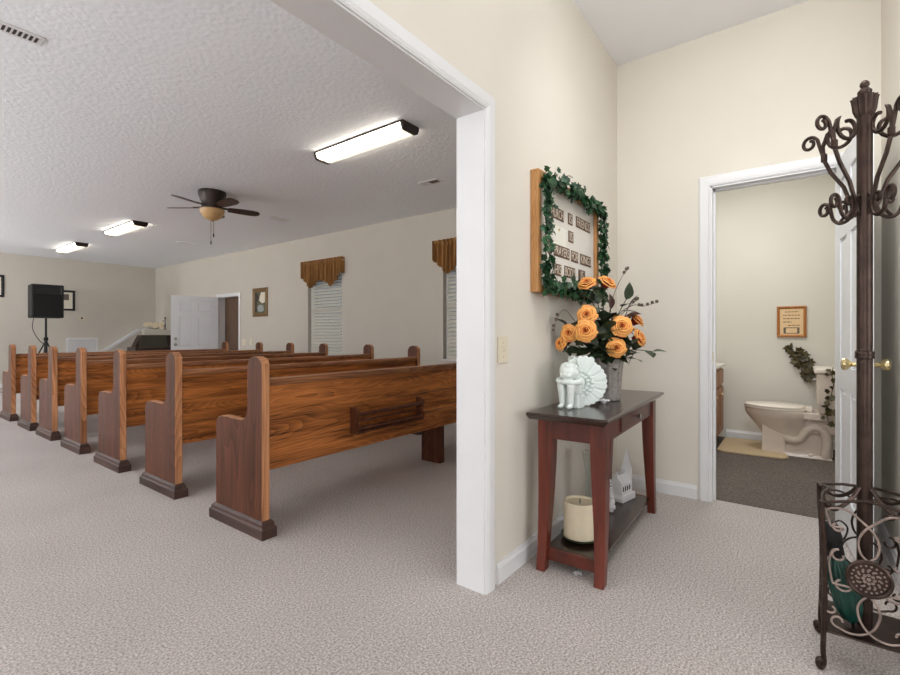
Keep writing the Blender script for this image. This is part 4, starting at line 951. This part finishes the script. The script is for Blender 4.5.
def garland(name, label, path, dens, spread, size, mat_, nrm, seed, cat='garland', back=None):
    rr = random.Random(seed); P = [Vector(p) for p in path]
    o = bpy.data.objects.new(name, None); COL.objects.link(o); o.location = P[0]; tag(o, label, cat)
    b = MB(); b.tube([p-P[0] for p in P], 0.003, 5); b.build('vine', 'stem', o)
    b = MB(); nn = Vector(nrm)
    for i in range(len(P)-1):
        L_ = (P[i+1]-P[i]).length
        for k in range(max(1, int(L_*dens+rr.random()))):
            q = P[i].lerp(P[i+1], rr.random())-P[0]
            off = Vector((rr.gauss(0, spread), rr.gauss(0, spread), rr.gauss(0, spread))); 
            dn = off.dot(nn); off += nn*(abs(dn)*0.8+0.006-dn)
            n_ = nn+Vector((rr.uniform(-0.8, 0.8), rr.uniform(-0.8, 0.8), rr.uniform(-0.5, 0.8)))
            d_ = Vector((rr.uniform(-1, 1), rr.uniform(-1, 1), rr.uniform(-1.2, 0.6)))
            ivy_leaf(b, q+off, n_, d_, size*rr.uniform(0.7, 1.3))
    b.build('leaves', mat_, o, smooth=60, fix=False)
    return o
def rect_path(x0, x1, z0, z1, y, wob, seed, n=16):
    rr = random.Random(seed); pts = []
    for a, c in (((x0, z0), (x0, z1)), ((x0, z1), (x1, z1)), ((x1, z1), (x1, z0)), ((x1, z0), (x0, z0))):
        for k in range(n):
            q = k/n; pts.append((a[0]+(c[0]-a[0])*q+rr.uniform(-wob, wob), y, a[1]+(c[1]-a[1])*q+rr.uniform(-wob, wob)))
    pts.append(pts[0]); return pts
garland('ivy_garland', 'green ivy garland draped around the letter board frame', rect_path(BX0+0.052, BX1+0.0, BZ0+0.035, BZ1-0.03, OY-0.058, 0.012, 4), 300, 0.017, 0.036, 'ivy', (0, -1, 0), 8)

# ============================================================ COAT RACK
CX, CY = 2.02, -0.174
cr = thing('coat_rack', 'tall dark bronze coat rack with scroll hooks and umbrella basket', 'coat rack', (CX, CY, 0))
MB().tube([(0, 0, 0.124), (0, 0, 1.79)], 0.0205, 20).build('pole', 'bronze', cr)
b = MB()
for z in (1.0, 1.012): b.lathe([(0.0205, -0.008), (0.025, -0.005), (0.025, 0.005), (0.0205, 0.008)], 20, (0, 0, z))
b.build('collar', 'bronze', cr)
fn = MB().lathe([(0.018, 1.775), (0.023, 1.785), (0.028, 1.800), (0.030, 1.82), (0.032, 1.835), (0.034, 1.842), (0.027, 1.845), (0.018, 1.842), (0.014, 1.850)], 72, flute=12, famp=0.09).build('finial', 'bronze', cr, smooth=50)
MB().lathe([(0.012, 1.842), (0.018, 1.852), (0.019, 1.862), (0.013, 1.87), (0.009, 1.874), (0.013, 1.882), (0.012, 1.890), (0.006, 1.897), (0.0, 1.899)], 20).build('finial_knob', 'bronze', fn)
def pol(path, az): return [(r*math.cos(az), r*math.sin(az), z) for r, z in path]
def curl(cx, cz, r0, a0, a1, shrink, n=18):
    return [(cx+r0*(1-(1-shrink)*i/n)*math.cos(a0+(a1-a0)*i/n), cz+r0*(1-(1-shrink)*i/n)*math.sin(a0+(a1-a0)*i/n)) for i in range(n+1)]
# azimuth measured from the direction that looks back at the camera
back = math.atan2(-CY, -CX)
RZ = 0.042
for az in [back + math.radians(-x) for x in (40, 112, 184, 256, 328)]:
    b = MB()
    arm = [(0.021, 1.452), (0.030, 1.475), (0.060, 1.525), (0.100, 1.585), (0.122, 1.635), (0.126, 1.68), (0.110, 1.722)] + curl(0.066, 1.700, 0.048, math.radians(42), math.radians(-290), 0.42)
    b.tube(pol([(0.02+(a-0.02)*0.92, c+RZ*(0.2 if c < 1.5 else 1)) for a, c in arm], az), 0.0062, 8)
    hk = [(0.118, 1.630), (0.132, 1.672), (0.143, 1.712)] + curl(0.170, 1.705, 0.0255, math.radians(150), math.radians(-260), 0.45)
    b.tube(pol([(0.02+(a-0.02)*0.92, c+RZ) for a, c in hk], az), 0.0058, 8)
    b.lathe([(0.007, -0.014), (0.0095, -0.011), (0.0095, 0.011), (0.007, 0.014)], 10, pol([(0.1135, 1.642+RZ)], az)[0])
    b.build('upper_hook', 'bronze', cr)
    b = MB()
    lo = [(0.021, 1.470), (0.040, 1.46), (0.034, 1.438), (0.05, 1.405), (0.085, 1.395), (0.112, 1.412), (0.122, 1.44)] + curl(0.148, 1.448, 0.025, math.radians(165), math.radians(-250), 0.45)
    b.tube(pol([(0.02+(q.x-0.02)*0.72, q.y+0.052) for q in smoothpath([Vector((a, c, 0)) for a, c in lo[:7]], 4)]+[(0.02+(a-0.02)*0.72, c+0.052) for a, c in lo[7:]], az), 0.0058, 8)
    b.tube(pol([(0.02+(a-0.02)*0.72, c+0.052) for a, c in [(0.088, 1.396), (0.06, 1.425), (0.062, 1.45)] + curl(0.077, 1.452, 0.016, math.radians(170), math.radians(-200), 0.5)], az), 0.005, 8)
    b.build('lower_hook', 'bronze', cr)
HWX = 0.106
corners = [(-HWX, HWX), (HWX, HWX), (HWX, -HWX), (-HWX, -HWX)]
for i, (x, y) in enumerate(corners):
    sx, sy = math.copysign(1, x), math.copysign(1, y); k = 0.7071
    prf = [(0.012, 0.540), (0.010, 0.48), (0.002, 0.40), (-0.002, 0.28), (0.0, 0.17), (0.004, 0.10), (0.006, 0.06), (0.001, 0.022), (0.010, 0.008), (0.022, 0.010), (0.030, 0.022), (0.026, 0.034), (0.016, 0.033), (0.014, 0.024)]
    pts = smoothpath([(x+sx*k*r*0.8, y+sy*k*r*0.8, z) for r, z in prf], 4)
    MB().tube(pts, 0.0075, 8).build('leg', 'bronze', cr)
    # curved bracket from pole to leg top
    b = MB(); bp = [(0.02, 0.575), (0.05, 0.540), (0.09, 0.517), (0.13, 0.518), (0.155, 0.532)]
    az = math.atan2(y, x); b.tube(pol([(q.x, q.y) for q in smoothpath([Vector((a, c, 0)) for a, c in bp], 5)], az), 0.006, 8)
    bp2 = [(0.02, 0.46), (0.07, 0.50), (0.11, 0.53), (0.15, 0.535)]
    b.build('bracket', 'bronze', cr)
# rims and tray
b = MB(); g = HWX+0.006
b.box(-g, g, -g, g, 0.122, 0.128); 
b.build('tray', 'bronze', cr, smooth=0, bevel=0.002)
b = MB()
for i in range(4):
    p, q = corners[i], corners[(i+1) % 4]; m_ = ((p[0]+q[0])/2, (p[1]+q[1])/2)
    b.tube(smoothpath([(p[0]*1.05, p[1]*1.05, 0.535), ((p[0]+m_[0])/2, (p[1]+m_[1])/2, 0.548), (m_[0]*0.85, m_[1]*0.85, 0.553), ((q[0]+m_[0])/2, (q[1]+m_[1])/2, 0.548), (q[0]*1.05, q[1]*1.05, 0.535)], 5), 0.005, 8)
b.build('top_rim', 'bronze', cr)
def panel(side, medallion, mat_):
    """scroll panel; side = rotation index (0 faces the camera, -x)"""
    rot = Matrix.Rotation(-side*PI/2, 4, 'Z')
    def P(pts): return [rot @ Vector((-HWX-0.001, s, z-0.012)) for s, z in pts]
    b = MB(); r = 0.0035
    for k in (1, -1):
        def m(pts): return [(k*s, z) for s, z in pts]
        def sp(pts): return [(q.x, q.y) for q in smoothpath([Vector((a, c, 0)) for a, c in pts], 6)]
        b.tube(P(m(sp([(0.106, 0.515), (0.09, 0.532), (0.05, 0.533), (0.015, 0.505), (-0.012, 0.475), (-0.024, 0.44), (-0.018, 0.405), (0.0, 0.385)]))), r, 7)
        b.tube(P(m(sp([(0.106, 0.53), (0.098, 0.50), (0.09, 0.475)])+curl(0.074, 0.478, 0.017, math.radians(190), math.radians(420), 0.5, 12))), r, 7)
        b.tube(P(m(sp([(0.07, 0.405), (0.086, 0.398), (0.094, 0.365), (0.092, 0.33), (0.086, 0.295)])+curl(0.062, 0.298, 0.024, math.radians(190), math.radians(430), 0.5, 14))), r, 7)
        b.tube(P(m([(a, c) for a, c in curl(0.07, 0.385, 0.02, math.radians(90), math.radians(-200), 0.5, 12)])), r, 7)
        b.tube(P(m(sp([(0.0, 0.282), (0.02, 0.255), (0.026, 0.225), (0.014, 0.185), (-0.012, 0.158), (-0.045, 0.150), (-0.07, 0.158)])+curl(-0.072, 0.178, 0.02, math.radians(-90), math.radians(-360), 0.5, 12))), r, 7)
        b.tube(P(m(sp([(0.104, 0.29), (0.108, 0.25), (0.104, 0.21)])+curl(0.09, 0.212, 0.016, math.radians(0), math.radians(-250), 0.5, 12))), r, 7)
    if not medallion:
        b.tube(P([(0.052*math.cos(2*PI*i/28), 0.334+0.052*math.sin(2*PI*i/28)) for i in range(28)]), r, 7, closed=True)
    b.build('scroll_panel', mat_, cr)
    if medallion:
        Mx = rot @ Matrix.Translation((-HWX-0.004, 0, 0.322)) @ Matrix.Rotation(-PI/2, 4, 'Y')
        md = MB().lathe([(0.0, -0.004), (0.05, -0.004), (0.057, 0.0), (0.057, 0.005), (0.052, 0.008), (0.047, 0.005), (0.046, 0.001), (0.0, 0.001)], 40, mat=Mx).build('medallion', 'bronze', cr)
        b = MB()
        for k in range(8):
            a = 2*PI*k/8; b.ball((0.013*math.cos(a), 0.013*math.sin(a), 0.002), 0.0052, 0.0052, 0.004, 8, Mx)
        b.ball((0, 0, 0.003), 0.006, 0.006, 0.004, 8, Mx)
        for k in range(12):
            a = 2*PI*k/12
            b.tube([((0.022+0.010*i/5)*math.cos(a+0.12*math.sin(i)), (0.022+0.010*i/5)*math.sin(a+0.12*math.sin(i)), 0.002) for i in range(6)], [0.0022, 0.003, 0.0022, 0.003, 0.0035, 0.0015], 6, mat=Mx)
        for k in range(20):
            a = 2*PI*(k+0.5)/20; b.ball((0.040*math.cos(a), 0.040*math.sin(a), 0.0015), 0.0036, 0.0036, 0.003, 6, Mx)
        b.build('rosette', 'bronze_light', md)
for sd in range(4): panel(sd, sd == 0, 'bronze_light' if sd == 0 else 'bronze')
# umbrella
t = thing('folded_umbrella', 'folded dark green umbrella standing in the rack basket', 'umbrella', (CX-0.035, CY+0.030, 0.129))
t.rotation_euler = (math.radians(-11), math.radians(-4), 0); t.scale = (1, 1, 0.9)
MB().tube([(0, 0, 0.0), (0, 0, 0.32)], 0.005, 8).build('shaft', 'black_metal', t)
MB().lathe([(0.006, 0.012), (0.022, 0.03), (0.033, 0.07), (0.036, 0.14), (0.034, 0.19), (0.024, 0.235), (0.010, 0.255)], 40, flute=7, famp=0.14).build('canopy', 'umbrella', t, smooth=60)
MB().lathe([(0.010, 0.245), (0.021, 0.25), (0.023, 0.262), (0.023, 0.30), (0.0265, 0.306), (0.0265, 0.355), (0.022, 0.368), (0.010, 0.371), (0.0, 0.371)], 24).build('handle', 'black', t)
MB().tube(smoothpath([(0.02, -0.01, 0.36), (0.035, -0.03, 0.365), (0.045, -0.045, 0.335), (0.035, -0.03, 0.30), (0.022, -0.012, 0.30)]), 0.003, 6).build('wrist_strap', 'black', t)

# ============================================================ BATHROOM
tl = thing('toilet', 'bisque two piece toilet standing sideways in the bathroom', 'toilet', (5.20, 0, 0))
def egg(cy_f, cy_b, wx, z, n=36):
    c = (cy_f+cy_b)/2; l = (cy_f-cy_b)/2
    return [(wx*math.cos(2*PI*k/n)*(1-0.12*math.sin(2*PI*k/n)), c+l*math.sin(2*PI*k/n), z) for k in range(n)]
b = MB()
b.loft([egg(0.27, -0.06, 0.085, 0.17), egg(0.30, -0.07, 0.105, 0.22), egg(0.345, -0.09, 0.14, 0.28), egg(0.385, -0.11, 0.17, 0.33), egg(0.40, -0.12, 0.182, 0.36), egg(0.402, -0.12, 0.184, 0.40)])
def rr4(y0, y1, wx, z, n=8): return [(-wx, y0, z), (wx, y0, z), (wx, y1, z), (-wx, y1, z)]
b.loft([rr4(0.085, 0.265, 0.10, 0.0), rr4(0.09, 0.262, 0.095, 0.1), rr4(0.09, 0.262, 0.09, 0.26)])
b.box(-0.07, 0.07, -0.24, 0.10, 0.02, 0.30)
b.loft([rr4(-0.235, 0.12, 0.115, 0.0), rr4(-0.235, 0.12, 0.115, 0.012), rr4(-0.22, 0.11, 0.10, 0.03)])
b.box(-0.16, 0.16, -0.32, -0.04, 0.345, 0.40); b.box(-0.10, 0.10, -0.30, -0.05, 0.22, 0.35)
for s in (-1, 1):
    b.tube(smoothpath([(s*0.06, 0.10, 0.16), (s*0.082, 0.05, 0.145), (s*0.086, -0.01, 0.16), (s*0.086, -0.06, 0.235), (s*0.086, -0.12, 0.27), (s*0.086, -0.18, 0.24), (s*0.086, -0.20, 0.16), (s*0.085, -0.19, 0.02)], 6), 0.036, 12)
    b.ball((s*0.10, -0.09, 0.03), 0.014, 0.02, 0.018, 10)
b.build('bowl', 'bisque', tl, smooth=40, bevel=0.006)
b = MB(); b.loft([egg(0.405, -0.09, 0.186, 0.402), egg(0.41, -0.09, 0.19, 0.410), egg(0.408, -0.09, 0.188, 0.420)]); b.build('seat', 'bisque_light', tl, smooth=50)
b = MB(); b.loft([egg(0.405, -0.06, 0.186, 0.423), egg(0.407, -0.06, 0.188, 0.432), egg(0.39, -0.055, 0.175, 0.442)]); b.box(-0.09, 0.09, -0.10, -0.05, 0.402, 0.434); b.build('seat_lid', 'bisque_light', tl, smooth=50)
MB().loft([rr4(-0.325, -0.145, 0.20, 0.401), rr4(-0.33, -0.128, 0.215, 0.50), rr4(-0.33, -0.125, 0.222, 0.745)]).build('tank', 'bisque', tl, smooth=0, bevel=0.018, seg=3)
MB().box(-0.235, 0.235, -0.342, -0.11, 0.746, 0.788).build('tank_lid', 'bisque_light', tl, smooth=0, bevel=0.012, seg=3)
b = MB(); b.tube([(-0.16, -0.125, 0.69), (-0.16, -0.105, 0.69)], 0.012, 10); b.tube([(-0.16, -0.107, 0.69), (-0.09, -0.10, 0.68)], [0.007, 0.005], 8); b.build('flush_lever', 'nickel', tl)
rg = MB()
rgpts = [(4.90, 0.10), (4.95, 0.06), (5.10, 0.085), (5.30, 0.085), (5.50, 0.06), (5.56, 0.10), (5.56, 0.56), (5.52, 0.60), (4.92, 0.60), (4.88, 0.55)]
rg.prism(rgpts, 0.0045, 0.02, 2)
o = rg.build('bath_rug', 'rug', smooth=0, bevel=0.005); tag(o, 'tan bath rug on the floor before the toilet', 'rug')
# vanity cabinet
VX0, VX1, VY0, VY1 = 4.30, 5.46, 0.62, 1.055
v = thing('vanity_cabinet', 'oak bathroom vanity just inside the door on the left', 'vanity', (0, 0, 0))
b = MB(); b.box(VX0, VX1, VY0, VY1, 0.09, 0.755); b.box(VX0+0.02, VX1-0.02, VY0+0.06, VY1, 0.0045, 0.09); b.build('cabinet', 'vanity', v, smooth=0, bevel=0.002)
for x0, x1 in ((4.36, 4.70), (4.74, 5.06), (5.10, 5.42)):
    d = MB(); d.box(x0, x1, VY0-0.018, VY0, 0.12, 0.56); d.loft([[(x0+0.05, VY0-0.018, 0.17), (x1-0.05, VY0-0.018, 0.17), (x1-0.05, VY0-0.018, 0.51), (x0+0.05, VY0-0.018, 0.51)], [(x0+0.07, VY0-0.025, 0.19), (x1-0.07, VY0-0.025, 0.19), (x1-0.07, VY0-0.025, 0.49), (x0+0.07, VY0-0.025, 0.49)]])
    d = d.build('door', 'vanity', v, smooth=0, bevel=0.002)
    MB().lathe([(0.005, 0), (0.006, 0.012), (0.014, 0.018), (0.014, 0.026), (0, 0.03)], 14).build('knob', 'brass', d, loc=(x0+0.03, VY0-0.018, 0.50), rot=(PI/2, 0, 0))
    MB().box(x0, x1, VY0-0.018, VY0, 0.59, 0.73).build('drawer_front', 'vanity', v, smooth=0, bevel=0.003)
ct = MB(); ct.box(VX0-0.01, VX1+0.012, VY0-0.025, VY1, 0.756, 0.785); ct.box(VX0-0.01, VX1+0.012, VY1-0.02, VY1, 0.785, 0.87); ct.build('countertop', 'counter', v, smooth=0, bevel=0.005)
# framed sign on the far wall
def art_sign(t, w_, h_, y):
    MB().box(-w_/2, w_/2, y, -0.001, -h_/2, h_/2).build('parchment', 'parchment', t, smooth=0)
    rr = random.Random(3); b = MB()
    for ln in range(5):
        z = h_*(0.38-0.13*ln); x = -w_*0.36+(w_*0.08 if ln in (0,) else 0)+(w_*0.22 if ln == 4 else 0); end = w_*(0.36 if ln != 3 else 0.02)-(w_*0.06 if ln == 0 else 0)
        while x < end:
            L_ = rr.uniform(0.012, 0.03); b.box(x, min(end, x+L_), y-0.0008, y-0.0001, z-0.0035, z+0.0035); x += L_+0.006
    b.build('text_lines', 'ink', t, smooth=0)
    b = MB(); b.box(-w_*0.34, -w_*0.24, y-0.0008, y-0.0001, -h_*0.46, -h_*0.22); b.box(w_*0.24, w_*0.34, y-0.0008, y-0.0001, -h_*0.46, -h_*0.22); b.box(-w_*0.24, w_*0.24, y-0.0008, y-0.0001, -h_*0.46, -h_*0.43); b.box(-w_*0.24, w_*0.24, y-0.0008, y-0.0001, -h_*0.25, -h_*0.22)
    b.build('vignette', 'photo_grey', t, smooth=0)
M['parchment'] = plain('parchment_print', (226, 194, 150), 0.7, var=0.04); M['ink'] = plain('brown_ink', (96, 70, 50), 0.8)
M['sign_frame'] = wood('orange_pine_frame', (158, 98, 44), (190, 126, 66), axis=2, rough=0.45, scale=2)
picture('framed_sign', 'square pine framed sign with text on the bathroom wall', 'sign', 0.232, 0.30, 'sign_frame', 0.024, art_sign, (5.619, 0.05, 1.20), -PI/2)
garland('ivy_vine', 'olive ivy vine hanging on the bathroom wall above the tank', smoothpath([(5.595, 0.065, 0.93), (5.595, 0.03, 0.90), (5.595, -0.02, 0.84), (5.595, -0.07, 0.76), (5.595, -0.10, 0.68)], 3), 150, 0.022, 0.07, 'ivy_brown', (-1, 0, 0), 12, 'vine')
garland('ivy_vine', 'dark ivy trailing down beside the toilet tank', smoothpath([(4.965, -0.235, 0.81), (4.955, -0.225, 0.74), (4.95, -0.235, 0.66), (4.955, -0.215, 0.56), (4.955, -0.19, 0.44), (4.955, -0.20, 0.36)], 3), 46, 0.014, 0.045, 'ivy_brown', (-1, 0, 0), 14, 'vine')
